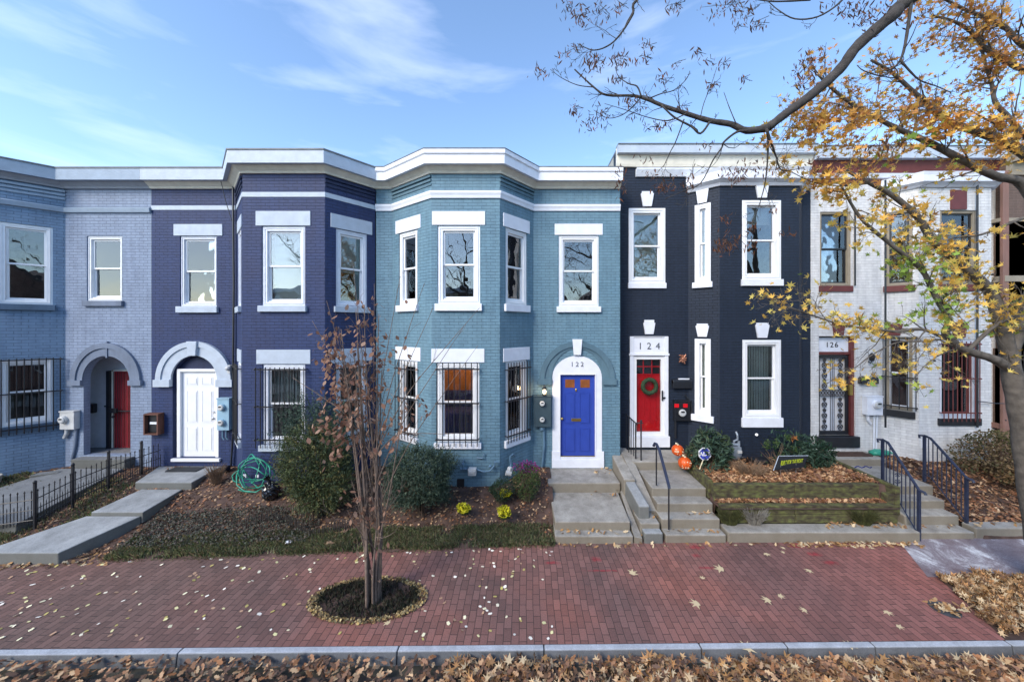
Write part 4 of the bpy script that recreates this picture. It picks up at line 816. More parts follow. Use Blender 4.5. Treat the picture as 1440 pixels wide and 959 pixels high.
m = MB(); m.tube([Q0.P(q(1227), zb(582), .05), Q0.P(q(1226), zb(632), .05)], .018, 8); m.tube([Q0.P(q(1231), zb(582), .05), Q0.P(q(1229.5), zb(632), .05)], .018, 8); m.tube([Q0.P(q(1217), zb(582), .06), Q0.P(q(1218), zb(590), .06), Q0.P(q(1222), zb(595), .05)], .03, 8); m.build('conduit', 'white_trim', h5)
def key(pl, px, y0, y1, zz, mat, wd, house):
    m = MB(); u = pl.u(px); pl.poly(m, [(u - wd * .34, zz(y0)), (u + wd * .34, zz(y0)), (u + wd * .5, zz(y1)), (u - wd * .5, zz(y1))], 0, .06); m.build('keystone', mat, house, bevel=.008)
key(Q0, 1178, 472, 453, zb, 'maroon', .34, h5)
r0, r1 = .08, .56
hq2 = window(h5, Q1, r0, r1, zf(400), zf(292), t=.06, casing='brown_sill', sash='dark_plastic', sill='maroon', sillh=.16)
hq3 = window(h5, Q1, r0, r1, zf(580), zf(474), t=.06, casing='brown_sill', sash='white_trim', sill='dark_plastic', sillh=.18, blind=('curtain', 'curtain_maroon', 1), bars=('black_iron', r0 - .05, r1 + .06, zf(578), zf(474), 5, (zf(476), zf(532), zf(574)), .09))
m = MB(); Q1.slab(m, rect(0, Q1.L, .3, 8.0), [hq2, hq3], uoff=.08); m.build('bay_wall', Wm, h5, recalc=False)
key(Q1, 1257, 472, 455, zf, 'maroon', .34, h5)
hq4 = window(h5, Q2, Q2.u(1322), Q2.u(1374), zf(400), zf(296), t=.07, casing='brown_sill', sash='dark_plastic', sill='maroon', sillh=.17, silld=.04)
hq5 = window(h5, Q2, Q2.u(1321), Q2.u(1375), zf(588), zf(478), t=.09, casing='white_trim', sash='maroon', sill='dark_plastic', sillh=.18, silld=.05, blind=('curtain', 'curtain_maroon', 1), bars=('maroon', Q2.u(1323), Q2.u(1373), zf(592), zf(480), 9, (zf(484), zf(532), zf(580)), .07))
m = MB(); Q2.slab(m, rect(0, Q2.L, .3, 8.0), [hq4, hq5]); m.build('bay_wall', Wm, h5, recalc=False)
key(Q2, 1347, 475, 453, zf, 'maroon', .38, h5); m = MB(); u = Q2.u(1347); Q2.box(m, u - .2, u + .2, zf(295), zf(268), 0, .03); m.build('keystone', 'maroon', h5)
m = MB(); Q3.slab(m, rect(0, Q3.L, .3, 8.0), []); m.build('bay_wall', Wm, h5, recalc=False)
m = MB(); Q4.slab(m, rect(0, Q4.L, .3, 8.9), []); m.build('wall', Wm, h5, recalc=False)
QU = Plane(9.596, YB, 12.35, YB); m = MB(); QU.slab(m, rect(0, QU.L, 7.70, 8.9), []); m.build('wall', Wm, h5, recalc=False)
bp2 = [(9.596, YB), (10.04, 9.0), (11.89, 9.0), (12.35, YB)]
m = MB(); m.prism([(x, y, 7.995) for x, y in bp2], (0, 0, .1)); m.build('bay_roof', 'roof_metal', h5)
m = MB(); sweep(m, bp2, [(0, 7.76), (.05, 7.76), (.09, 7.80), (.18, 7.86), (.18, 8.02), (.20, 8.10), (0, 8.11)]); m.build('bay_cornice', 'white_trim', h5)
p5 = [(7.676, YB), (12.67, YB)]
m = MB(); sweep(m, p5, [(.12, 8.65), (.24, 8.65), (.24, 8.95), (.12, 8.95)]); m.build('cornice', 'grey_trim', h5)
m = MB(); sweep(m, p5, [(0, 8.34), (.04, 8.34), (.119, 8.66), (.119, 8.94), (0, 8.94)]); m.build('frieze', 'maroon', h5)
m = MB(); sweep(m, p5, [(0, 8.95), (.26, 8.953), (.26, 8.98), (0, 8.99)]); m.build('roof_edge', 'roof_metal', h5)
m = MB(); sweep(m, p5, [(0, 8.17), (.08, 8.19), (.12, 8.30), (0, 8.33)]); m.build('string_course', 'white_trim', h5)
m = MB(); sweep(m, p5, [(0, 8.08), (.03, 8.08), (.03, 8.165), (0, 8.165)]); m.build('string_course', 'maroon', h5)
m = MB()
for pxs in (1244, 1373): 
    X_ = WX(pxs, 8.95); m.tube([(X_, 8.93, zf(255)), (X_, 8.93, zf(600))], .022, 6)
m.tube([Q0.P(q(1201), zb(296), .03), Q0.P(q(1201), zb(402), .03)], .02, 6)
m.build('downpipe', 'dark_plastic', h5)
m = MB(); Q2.box(m, .06, .16, zf(630), zf(618), .002, .04); m.build('outlet_box', 'white_trim', h5)
m = MB(); m.tube([(WX(1375, 8.9), 8.9, zf(563)), (WX(1400, 8.9), 8.9, zf(566)), (WX(1440, 9), 9, zf(568))], .012, 6); m.build('cable', 'dark_plastic', h5)
shell(h5, p5, 7.676, 12.67, YB, 8.9)

# ============ brown brick house at the right edge
h6 = empty('row_house', (15, 9.5, 0), 'brown brick row house at the right edge, half hidden by the yellow-leaved tree', 'house', G)
V0 = Plane(12.674, 9.3, 17.5, 9.3); zv = lambda y: WZ(y, 9.3)
v = V0.u
hv1 = window(h6, V0, v(1411), v(1475), zv(388), zv(312), t=.09, casing='brown_sill', sash='brown_sill', sill='brown_sill', sillh=.16, lintel=('brown_sill', .1, .1), blind=('curtain', 'curtain_maroon', 1))
hv2 = window(h6, V0, v(1410), v(1470), zv(596), zv(490), t=.07, casing='dark_plastic', sash='dark_plastic', sill='brick_red', blind=('plain', 'dark_plastic', 1), bars=('black_iron', v(1411), v(1468), zv(596), zv(494), 10, (zv(500), zv(590)), .05))
m = MB(); V0.slab(m, rect(0, V0.L, .3, 8.9), [hv1, hv2]); m.build('wall', 'brick_far', h6, recalc=False)
m = MB(); V0.box(m, 0.0, v(1406), .3, 8.3, .002, .06); m.build('pilaster', 'brick_red', h6)
p6 = [(12.674, 9.3), (17.5, 9.3)]; cornice(h6, p6, 'brown_sill', 'brown_sill', prof=[(.12, 8.5), (.24, 8.5), (.24, 8.85), (.12, 8.85)], fr=[(0, 8.2), (.05, 8.2), (.119, 8.5), (.119, 8.84), (0, 8.84)], cap=[(0, 8.851), (.26, 8.851), (.26, 8.88), (0, 8.9)])
shell(h6, p6, 12.674, 17.5, 9.3, 8.85)
# ------------------------------------------------------------- steps, walls and paths
def block(m, x0, x1, y0, y1, z0, z1, dx=0): m.quadbox([(x0, y0, z0), (x1, y0, z0), (x1 + dx, y1, z0), (x0 + dx, y1, z0), (x0, y0, z1), (x1, y0, z1), (x1 + dx, y1, z1), (x0 + dx, y1, z1)])
# blue door: low step, sloping landing, door platform
o = empty('front_steps', (1.35, 7.8, 0), 'wide grey concrete steps with a sloping landing below the royal blue door', 'steps', 'concrete front steps')
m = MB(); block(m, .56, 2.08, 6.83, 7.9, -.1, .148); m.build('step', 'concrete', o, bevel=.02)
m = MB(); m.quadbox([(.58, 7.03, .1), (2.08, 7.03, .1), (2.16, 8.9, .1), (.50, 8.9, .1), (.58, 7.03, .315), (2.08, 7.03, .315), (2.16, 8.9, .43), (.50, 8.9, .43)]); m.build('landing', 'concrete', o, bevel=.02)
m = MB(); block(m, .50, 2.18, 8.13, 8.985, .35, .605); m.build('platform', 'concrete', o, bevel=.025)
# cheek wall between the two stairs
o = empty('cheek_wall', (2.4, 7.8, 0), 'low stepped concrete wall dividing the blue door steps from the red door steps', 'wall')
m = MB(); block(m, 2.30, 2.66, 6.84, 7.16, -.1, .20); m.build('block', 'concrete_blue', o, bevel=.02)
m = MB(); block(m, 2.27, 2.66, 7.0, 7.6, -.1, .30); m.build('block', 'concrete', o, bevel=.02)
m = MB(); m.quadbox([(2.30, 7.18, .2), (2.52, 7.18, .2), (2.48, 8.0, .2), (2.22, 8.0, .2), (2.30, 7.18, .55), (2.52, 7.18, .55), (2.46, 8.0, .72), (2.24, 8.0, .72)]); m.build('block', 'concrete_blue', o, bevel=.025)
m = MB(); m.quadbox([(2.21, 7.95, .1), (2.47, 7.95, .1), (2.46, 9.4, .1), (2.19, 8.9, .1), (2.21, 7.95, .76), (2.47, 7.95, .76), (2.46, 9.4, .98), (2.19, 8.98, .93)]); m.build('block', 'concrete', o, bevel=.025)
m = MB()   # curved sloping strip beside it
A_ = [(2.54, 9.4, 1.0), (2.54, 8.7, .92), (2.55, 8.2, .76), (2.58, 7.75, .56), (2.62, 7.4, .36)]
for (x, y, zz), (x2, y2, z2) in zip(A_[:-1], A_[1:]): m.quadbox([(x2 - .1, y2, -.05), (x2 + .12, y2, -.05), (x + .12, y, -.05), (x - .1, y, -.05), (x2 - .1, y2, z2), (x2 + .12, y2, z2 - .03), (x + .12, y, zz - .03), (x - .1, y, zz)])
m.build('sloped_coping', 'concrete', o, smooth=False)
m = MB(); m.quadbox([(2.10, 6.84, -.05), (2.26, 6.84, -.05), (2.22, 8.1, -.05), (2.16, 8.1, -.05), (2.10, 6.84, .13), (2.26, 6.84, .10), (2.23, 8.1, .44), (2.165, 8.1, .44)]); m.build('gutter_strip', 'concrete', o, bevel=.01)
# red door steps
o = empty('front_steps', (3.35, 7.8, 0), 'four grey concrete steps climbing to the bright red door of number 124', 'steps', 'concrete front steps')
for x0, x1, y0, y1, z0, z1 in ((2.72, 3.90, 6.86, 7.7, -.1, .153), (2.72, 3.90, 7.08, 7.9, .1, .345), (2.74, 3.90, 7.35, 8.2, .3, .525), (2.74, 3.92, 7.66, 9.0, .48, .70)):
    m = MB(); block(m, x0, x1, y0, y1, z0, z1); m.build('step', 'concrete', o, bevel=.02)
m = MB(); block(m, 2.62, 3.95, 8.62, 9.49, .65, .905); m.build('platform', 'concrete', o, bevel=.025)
# number 126 steps
o = empty('front_steps', (8.4, 7.8, 0), 'four grey concrete steps between two railings leading to number 126', 'steps', 'concrete front steps')
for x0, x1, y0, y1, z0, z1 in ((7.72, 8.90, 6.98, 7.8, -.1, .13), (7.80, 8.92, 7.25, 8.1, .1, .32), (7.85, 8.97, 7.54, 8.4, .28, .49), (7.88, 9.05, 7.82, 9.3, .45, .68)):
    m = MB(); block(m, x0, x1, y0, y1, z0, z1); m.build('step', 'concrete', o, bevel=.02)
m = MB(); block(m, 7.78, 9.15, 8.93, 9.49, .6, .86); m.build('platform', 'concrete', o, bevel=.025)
# navy house walk: platform and two slabs
o = empty('front_path', (-8.4, 7.8, 0), 'grey concrete platform and two long slabs leading down from the white door', 'path')
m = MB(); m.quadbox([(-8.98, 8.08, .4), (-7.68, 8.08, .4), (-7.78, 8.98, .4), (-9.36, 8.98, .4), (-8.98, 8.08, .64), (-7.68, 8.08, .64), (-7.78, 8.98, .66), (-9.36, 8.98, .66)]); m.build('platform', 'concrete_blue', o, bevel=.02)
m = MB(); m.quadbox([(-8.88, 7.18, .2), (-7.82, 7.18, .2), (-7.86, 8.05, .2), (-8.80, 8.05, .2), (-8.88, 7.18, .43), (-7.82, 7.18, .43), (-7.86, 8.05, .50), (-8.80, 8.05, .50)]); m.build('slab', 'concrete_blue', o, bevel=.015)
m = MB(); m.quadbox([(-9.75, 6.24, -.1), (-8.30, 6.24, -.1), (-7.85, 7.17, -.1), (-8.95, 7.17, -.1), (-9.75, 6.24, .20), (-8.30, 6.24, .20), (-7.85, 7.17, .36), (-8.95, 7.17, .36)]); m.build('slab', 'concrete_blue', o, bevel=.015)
o = empty('front_path', (-11, 7.8, 0), 'dark concrete walk behind the low iron fence below the arched porch', 'path')
m = MB(); m.quadbox([(-12.6, 6.9, .1), (-10.0, 6.9, .1), (-9.95, 8.69, .1), (-11.5, 8.69, .1), (-12.6, 6.9, .34), (-10.0, 6.9, .34), (-9.95, 8.69, .72), (-11.5, 8.69, .72)]); m.build('slab', 'concrete_dark', o, bevel=.02)
m = MB(); m.quadbox([(-11.72, 8.3, .4), (-11.2, 8.5, .4), (-11.2, 8.68, .4), (-11.75, 8.5, .4), (-11.72, 8.3, .70), (-11.3, 8.5, .70), (-11.3, 8.68, .70), (-11.75, 8.5, .70)]); m.build('edging_block', 'concrete_dark', o, bevel=.015)
m = MB(); m.tube([(-12.35, 8.0, .55), (-12.35, 8.0, .78)], [.22, .26], 14); tag(m.build('planter', 'tin_cream', bevel=.01), 'round weathered planter standing against the light blue bay at the left edge', 'planter')
# low front kerb walls and timber terraces
m = MB(); block(m, 3.94, 7.70, 6.87, 7.19, -.1, .20); tag(m.build('garden_kerb', 'concrete', bevel=.025), 'long low concrete kerb wall under the mossy timber terraces', 'kerb wall', 'low concrete garden walls')
m = MB(); block(m, 8.94, 16, 7.0, 7.24, -.1, .21); tag(m.build('garden_kerb', 'concrete', bevel=.025), 'low concrete kerb wall right of the steps to number 126', 'kerb wall', 'low concrete garden walls')
def timberrow(x0, x1, y0, z0, z1, cuts):
    xs = [x0] + cuts + [x1]
    o = empty('timber_terrace', ((x0 + x1) / 2, y0, z0), None, 'retaining wall')
    for a, b in zip(xs[:-1], xs[1:]):
        h = (z1 - z0) / 2
        for k in range(2): m = MB(); m.box(a + .004, b - .004, y0 + .01 * k, y0 + .14, z0 + k * h + .003, z0 + (k + 1) * h); m.build('beam', 'mossy_timber', o, bevel=.014)
    return o
o = timberrow(3.98, 7.60, 7.19, .19, .55, [5.5, 7.1]); o['label'] = 'lower tier of green mossy timber beams resting on the concrete kerb'; o['group'] = 'mossy timber terraces'
o = timberrow(3.98, 7.50, 7.46, .50, .86, [5.7]); o['label'] = 'upper tier of green mossy timber beams holding the leaf-covered bed'; o['group'] = 'mossy timber terraces'
m = MB(); m.box(3.935, 4.03, 7.6, 8.75, .5, .90); m.build('beam', 'mossy_timber', o, bevel=.014)
m = MB(); m.box(7.66, 7.76, 7.3, 9.3, .3, .885); m.build('beam', 'mossy_timber', o, bevel=.014)
m = MB(); m.box(7.5, 7.75, 7.32, 7.46, .5, .72); m.build('beam', 'mossy_timber', o, bevel=.02)

# ------------------------------------------------------------- railings and fences
def rail_thing(label, base): return empty('handrail', base, label, 'handrail', 'iron handrails beside the front steps')
o = rail_thing('single slanting navy handrail on two thin posts beside the red door steps', W(941, 745, 6.95))
a0, a1 = W(923, 682, 7.75), W(923, 626, 7.75); b0 = W(940.5, 744, 7.0); b1 = W(940.5, 684, 7.0)
m = MB(); m.tube([a0, a1], .016, 8); m.build('post', 'black_iron', o); m = MB(); m.tube([b0, b1 + Vector((0, 0, .0))], .016, 8); m.build('post', 'black_iron', o)
m = MB(); m.tube([a1 + Vector((-.04, .06, -.04)), a1 + Vector((-.02, .04, .03)), a1 + Vector((0, 0, .03)), W(927, 632, 7.6), b1 + Vector((0, 0, .02)), b1 + Vector((.0, -.02, -.03))], .03, 8); m.build('rail', 'navy_iron', o)
o = rail_thing('short upright black railing at the left of the red door platform', W(890, 650, 8.75))
P_ = [W(880.5, 640, 9.4), W(902.5, 650, 8.72)]
m = MB(); m.tube([W(880, 582, 9.4), W(893, 594, 8.95), W(896, 597, 8.8)], .016, 8); m.tube([W(895, 594.5, 8.8), W(904, 595, 8.7)], .014, 8); m.tube([W(894, 648, 8.8), W(903, 648, 8.7)], .012, 8); m.build('rail', 'black_iron', o)
for i, px in enumerate((880.5, 884, 887.5, 891)): Y = 9.4 - i * .13; m = MB(); m.tube([W(px, 632 + i * 4, Y), W(px, 583 + i * 3.3, Y)], .010, 6); m.build('baluster', 'black_iron', o)
for px, Y, yt in ((894, 8.82, 596), (901.5, 8.72, 593)): m = MB(); m.tube([W(px, 650, Y), W(px, yt, Y)], .018, 8); m.build('post', 'black_iron', o)
m = MB(); m.ball(W(901.5, 592, 8.72), .03); m.build('finial', 'black_iron', o)
def stair_rail(label, top, bot, nb, scroll=False):
    """top/bot: (x, y, floor z) of the end posts"""
    o = rail_thing(label, top); t, b = Vector(top), Vector(bot); Ht = 1.0; Hb = 1.0
    for p, H_, r in ((t, Ht, .022), (b, Hb, .022)):
        m = MB(); m.box(p.x - r, p.x + r, p.y - r, p.y + r, p.z - .05, p.z + H_); m.build('post', 'navy_iron', o)
    e = t + (b - t) * .16; e.z = t.z
    m = MB(); m.tube([t + Vector((-.05, .05, Ht - .06)), t + Vector((-.06, .06, Ht)), t + Vector((0, 0, Ht + .01)), e + Vector((0, 0, Ht)), b + Vector((0, 0, Hb)), b + Vector((.05, -.06, Hb - .03)), b + Vector((.05, -.08, Hb - .07))], .026, 8)
    m.build('rail', 'navy_iron', o)
    m = MB(); m.tube([t + Vector((0, 0, .12)), e + Vector((0, 0, .12)), b + Vector((0, 0, .1))], .012, 6); m.build('lower_rail', 'navy_iron', o)
    for k in range(1, nb):
        f = k / nb; p = t + (b - t) * f
        if f < .16: zl, zt = t.z + .12, t.z + Ht
        else: g_ = (f - .16) / .84; zl = (t.z + .12) * (1 - g_) + (b.z + .1) * g_; zt = (t.z + Ht) * (1 - g_) + (b.z + Hb) * g_
        m = MB(); m.tube([(p.x, p.y, zl), (p.x, p.y, zt)], .010, 6); m.build('baluster', 'navy_iron', o)
        if scroll and k == nb // 2:
            m = MB(); zc = (zl + zt) / 2
            for s in (-1, 1):
                for q_ in (-1, 1): m.tube([Vector((p.x + s * .035 * math.cos(i * .7) + s * .02, p.y, zc + q_ * (.07 + .035 * math.sin(i * .7)))) for i in range(9)], .008, 5)
            m.build('scroll', 'navy_iron', o)
    return o
stair_rail('left navy iron railing with a scroll baluster on the steps to number 126', (8.02, 7.92, .66), (7.73, 6.93, .0), 9, True)
stair_rail('right navy iron railing standing in the leaves beside the steps to number 126', (9.22, 8.15, .68), (8.98, 7.18, .13), 9)
# wrought iron picket fence
o = empty('iron_fence', (-9.6, 7.6, 0), 'low black wrought iron picket fence with pointed tops along the left garden', 'fence')
def run(p, q_, n, hp=.62, low=True):
    p, q_ = Vector(p), Vector(q_); m = MB(); m.tube([p + Vector((0, 0, .48)), q_ + Vector((0, 0, .48))], .010, 6); m.tube([p + Vector((0, 0, .08)), q_ + Vector((0, 0, .08))], .010, 6); m.tube([p + Vector((0, 0, .28)), q_ + Vector((0, 0, .28))], .008, 6); m.build('fence_rail', 'black_iron', o)
    m = MB()
    for k in range(n):
        c = p + (q_ - p) * ((k + .5) / n); h = hp if k % 2 == 0 or not low else .36
        m.tube([c, c + Vector((0, 0, h)), c + Vector((0, 0, h + .015)), c + Vector((0, 0, h + .05))], [.007, .007, .014, .001], 5)
        if k % 2 == 0 or not low: c2 = c + (q_ - p) * (.5 / n); m.tube([c2, c2 + Vector((0, 0, .34)), c2 + Vector((0, 0, .38))], [.006, .006, .001], 5)
    m.build('pickets', 'black_iron', o)
FP = [(-9.42, 8.62, .56), (-9.55, 8.05, .53), (-9.66, 7.5, .45), (-9.70, 6.95, .32)]
for a, b in zip(FP[:-1], FP[1:]): run(a, b, 7, low=False)
for (x, y, zz) in FP: m = MB(); m.box(x - .018, x + .018, y - .018, y + .018, zz - .1, zz + .80); m.ball((x, y, zz + .82), .03, rz=.04); m.build('post', 'black_iron', o)
run(FP[-1], (-10.75, 6.72, .25), 10, low=False); run((-10.75, 6.72, .25), (-12.2, 6.45, .18), 14, low=False); run(FP[0], (-9.30, 8.95, .6), 4, low=False)
m = MB(); m.box(-10.77, -10.73, 6.70, 6.74, .1, 1.0); m.build('post', 'black_iron', o)
# low dark picket edging at the lawn front
o = empty('garden_edging', (WX(425, 7.05), 7.05, 0), 'row of short dark wooden edging stakes leaning behind the grass strip', 'edging')
m = MB(); n = 58
for i in range(n):
    x = WX(345, 7.05) + (WX(497, 7.05) - WX(345, 7.05)) * i / n; y = 7.05 + .15 * math.sin(i * .12); zz = gz(x, y); h = .20 + random.uniform(-.03, .03) + .04 * math.sin(i * .3)
    m.tube([(x, y, zz - .02), (x + random.uniform(-.015, .015), y + .02, zz + h)], [.009, .007], 5)
m.build('stakes', 'bark_dark', o)

# ------------------------------------------------------------- tree pit, iron lid
PC = (-2.44, 5.44); o = empty('tree_pit', (*PC, 0), 'oval tree pit ringed with yellow stones around the young bare tree', 'tree pit')
m = MB(); m.v = [Vector((PC[0] + .80 * math.cos(t), PC[1] + .40 * math.sin(t), .012)) for t in [2 * math.pi * i / 40 for i in range(40)]]; m.f = [list(range(40))]; m.build('mulch', 'soil', o)
pal_y = [(.40, .28, .11), (.30, .20, .08), (.46, .36, .18), (.18, .11, .05), (.34, .26, .14), (.12, .09, .05)]
t = rng.uniform(0, 2 * math.pi, 1300); rr = rng.uniform(.92, 1.13, 1300); P = np.stack([PC[0] + .80 * rr * np.cos(t), PC[1] + .42 * rr * np.sin(t), rng.uniform(.01, .035, 1300)], 1)
s_ = leaves('stone_ring', P, .055, 'chip', pal_y, 'litter', o, tilt=.8, seed=3); tag(s_, kind='stuff')
m = MB(); cl = W(1328, 856, F * HC / (856 - CY)); m.tube([(cl.x, cl.y, -.01), (cl.x, cl.y, .008)], .17, 26); m.tube([(cl.x, cl.y, .006), (cl.x, cl.y, .011)], .13, 26); tag(m.build('utility_cover', 'iron_lid'), 'round dark iron utility cover set in the bricks, half filled with leaves', 'utility cover')

# ------------------------------------------------------------- plants
def pts_blob(c, r, n, seed, hollow=.45, lump=.22, flat=.15, lumps=9):
    g = np.random.default_rng(seed); d = g.normal(0, 1, (n, 3)); d /= np.linalg.norm(d, axis=1)[:, None]
    L_ = g.normal(0, 1, (lumps, 3)); L_ /= np.linalg.norm(L_, axis=1)[:, None]; am = g.uniform(-lump, lump, lumps); q_ = 1 + sum(a * np.exp(-((1 - d @ l)) * 7) for a, l in zip(am, L_))
    rad = g.uniform(hollow ** 3, 1, n) ** (1 / 3) * q_; P = d * rad[:, None] * np.array(r) + np.array(c); P = P[P[:, 2] > c[2] - r[2] * (1 - flat)]
    return P
GREEN_D = [(.022, .045, .022), (.035, .065, .03), (.05, .085, .035), (.03, .055, .038)]
def stems(c, r, n, base, mat='twig', seed=1, th=.012):
    g = random.Random(seed); m = MB()
    for i in range(n):
        a = g.uniform(0, 6.28); q_ = g.uniform(.2, .85); e = Vector((c[0] + r[0] * q_ * math.cos(a), c[1] + r[1] * q_ * math.sin(a), c[2] + r[2] * g.uniform(-.2, .6)))
        b = Vector((c[0] + g.uniform(-.06, .06), c[1] + g.uniform(-.06, .06), base)); mid = (b + e) / 2 + Vector((g.uniform(-.05, .05), 0, .05)); m.tube([b, mid, e], [th, th * .7, th * .3], 5)
    return m
def shrub(name, label, cat, c, r, n, size, shape, pal, seed, group=None, mat='needle', hollow=.45, lump=.42, base=None, droop=0, nst=14, tilt=1.5):
    base = gz(c[0], c[1]) if base is None else base
    o = empty(name, (c[0], c[1], base), label, cat, group)
    stems(c, r, nst, base - .03, seed=seed).build('stems', 'twig', o)
    P = pts_blob(c, r, n, seed, hollow, lump); g = np.random.default_rng(seed + 50)
    # clumps of differing tone: each lump of new growth has its own shade
    C_ = g.normal(0, 1, (16, 3)) * np.array(r) * .7 + np.array(c); ct = g.integers(0, len(pal), 16); dd = ((P[:, None, :] - C_[None]) ** 2).sum(2).argmin(1); tn = np.where(g.random(len(P)) < .6, ct[dd], g.integers(0, len(pal), len(P)))
    leaves('foliage', P, size, shape, pal, mat, o, tilt=tilt, seed=seed, tones=tn, droop=droop, vary=.3); return o
def sprays(name, label, c, r, n, k, ln, size, pal, seed, base, up=.55, group=None, hollow=.5):
    """feathery conifer: short needle-set sprays pointing up and out"""
    g = np.random.default_rng(seed); o = empty(name, (c[0], c[1], base), label, 'shrub', group)
    stems(c, r, 26, base - .03, seed=seed).build('stems', 'twig', o)
    S = pts_blob(c, r, n, seed, hollow, .6, lumps=14); n = len(S); d = (S - np.array(c)) / np.array(r); d = d + g.normal(0, .35, (n, 3)) + np.array([0, 0, up]); d /= np.linalg.norm(d, axis=1)[:, None]
    L_ = ln * g.uniform(.4, 1.25, n); tt = np.linspace(0, 1, k); P = S[:, None, :] + d[:, None, :] * (L_[:, None] * tt[None, :])[:, :, None] + g.normal(0, .008, (n, k, 3)); P[:, :, 2] += (np.sin(tt * 3.1) * .02)[None, :]
    tn = np.repeat(g.integers(0, len(pal), n), k); leaves('foliage', P.reshape(-1, 3), size, 'lance', pal, 'needle', o, tilt=1.6, seed=seed, tones=tn, vary=.3); return o
SG = 'shrubs in the front gardens'
sprays('juniper', 'large feathery green juniper bush in front of the navy house window', (-4.32, 7.22, 1.20), (.72, .46, .84), 3300, 10, .24, .055, [(.075, .105, .04), (.05, .075, .04), (.11, .135, .05), (.04, .06, .032), (.17, .15, .055), (.07, .09, .04)], 21, .35, group=SG)
sprays('juniper', 'wispy bluish juniper sprays reaching above the large bush beside the navy window', (-4.55, 7.6, 1.85), (.66, .30, .62), 420, 16, .50, .065, [(.05, .085, .06), (.04, .07, .05), (.06, .10, .07)], 22, .5, up=1.3, group=SG, hollow=.1)
sprays('boxwood', 'dense rounded dark green bush below the teal bay window', (-2.20, 7.35, 1.0), (.66, .42, .56), 4600, 7, .17, .055, [(.034, .06, .042), (.045, .078, .052), (.075, .11, .072), (.03, .055, .04), (.10, .135, .09)], 23, .3, up=.3, group=SG, hollow=.65)
shrub('flowering_shrub', 'small green bush with magenta blooms beside the blue door steps', 'shrub', (.02, 7.75, .78), (.30, .26, .40), 2300, .06, 'lance', [(.05, .085, .03), (.07, .11, .03), (.035, .06, .025)], 24, SG, base=.4)
fo = bpy.data.objects['flowering_shrub']; P = pts_blob((-.02, 7.8, 1.10), (.30, .2, .14), 230, 25, .2); leaves('blossoms', P, .05, 'oval', [(.30, .03, .22), (.38, .06, .32), (.22, .02, .12)], 'leaf', fo, tilt=1.4, seed=26)
shrub('small_shrub', 'small dark green bush between the gas pipes and the yellow flowers', 'shrub', (-.55, 7.6, .68), (.33, .25, .28), 2300, .05, 'lance', GREEN_D, 27, SG, base=.38)
shrub('rhododendron', 'broad-leaved dark green bush beside the red door and pumpkins', 'shrub', (4.40, 8.45, 1.22), (.58, .40, .56), 1350, .165, 'lance', [(.025, .05, .034), (.035, .07, .045), (.07, .11, .07), (.05, .075, .035)], 28, SG, base=.82, hollow=.15, lump=.5)
shrub('rhododendron', 'dark green long-leaved bush behind the yard sign', 'shrub', (6.85, 8.55, 1.10), (.66, .34, .46), 1350, .16, 'lance', [(.02, .05, .03), (.035, .07, .045), (.05, .09, .06)], 29, SG, base=.84, hollow=.15, lump=.5)
shrub('dry_shrub', 'sparse brown and olive shrub under the maroon barred window', 'shrub', (11.35, 8.45, 1.2), (1.05, .38, .55), 3400, .06, 'oval', [(.14, .10, .05), (.10, .09, .035), (.18, .12, .07), (.07, .07, .03)], 30, SG, hollow=.2, base=.65, nst=60)
shrub('dry_shrub', 'low tawny shrub at the right edge behind the street tree', 'shrub', (11.6, 7.9, .82), (1.0, .35, .32), 2600, .06, 'oval', [(.18, .11, .05), (.13, .085, .04), (.10, .09, .035)], 31, SG, hollow=.2, base=.5, nst=50)
# small plants
def flower(label, px, py, Y, w_, h_, seed):
    c = W(px, py, Y); base = gz(c.x, c.y); o = empty('yellow_flowers', (c.x, c.y, base), label, 'flowers', 'clumps of yellow flowers')
    P = pts_blob((c.x, c.y + .05, c.z - h_ * .6), (w_ * .9, .1, h_), 320, seed, .2); leaves('leaves', P, .045, 'oval', [(.03, .06, .02), (.045, .08, .03)], 'leaf', o, seed=seed)
    P = pts_blob((c.x, c.y - .04, c.z), (w_, .1, h_ * .8), 300, seed + 1, .3, lump=.5); leaves('petals', P, .042, 'oval', [(.75, .68, .03), (.85, .78, .06), (.6, .58, .03)], 'leaf', o, tilt=.8, seed=seed)
flower('leftmost clump of yellow flowers in the mulch below the teal bay', 652, 713, 7.25, .15, .12, 40)
flower('lowest and brightest clump of yellow flowers, right of the others', 709, 717, 7.15, .13, .15, 42)
flower('small upper clump of yellow flowers nearest the teal wall', 712, 692, 7.6, .13, .09, 44)
o = shrub('azalea', 'leggy bare plant with a few green and orange leaf tufts beside the yard sign', 'plant', (5.95, 8.4, 1.25), (.50, .2, .42), 30, .06, 'lance', [(.06, .10, .04)], 45, base=.84, nst=12)
g = np.random.default_rng(4)
for k, (px, py) in enumerate([(1080, 628), (1092, 623), (1107, 615), (1115, 616), (1099, 640), (1078, 622), (1118, 632)]):
    c = W(px, py, 8.4); leaves('leaf_tuft', np.array(c) + g.normal(0, .035, (26, 3)), .10, 'lance', [(.07, .13, .04), (.10, .15, .05)] if k != 3 else [(.5, .2, .06)], 'leaf', o, tilt=1.5, seed=60 + k)
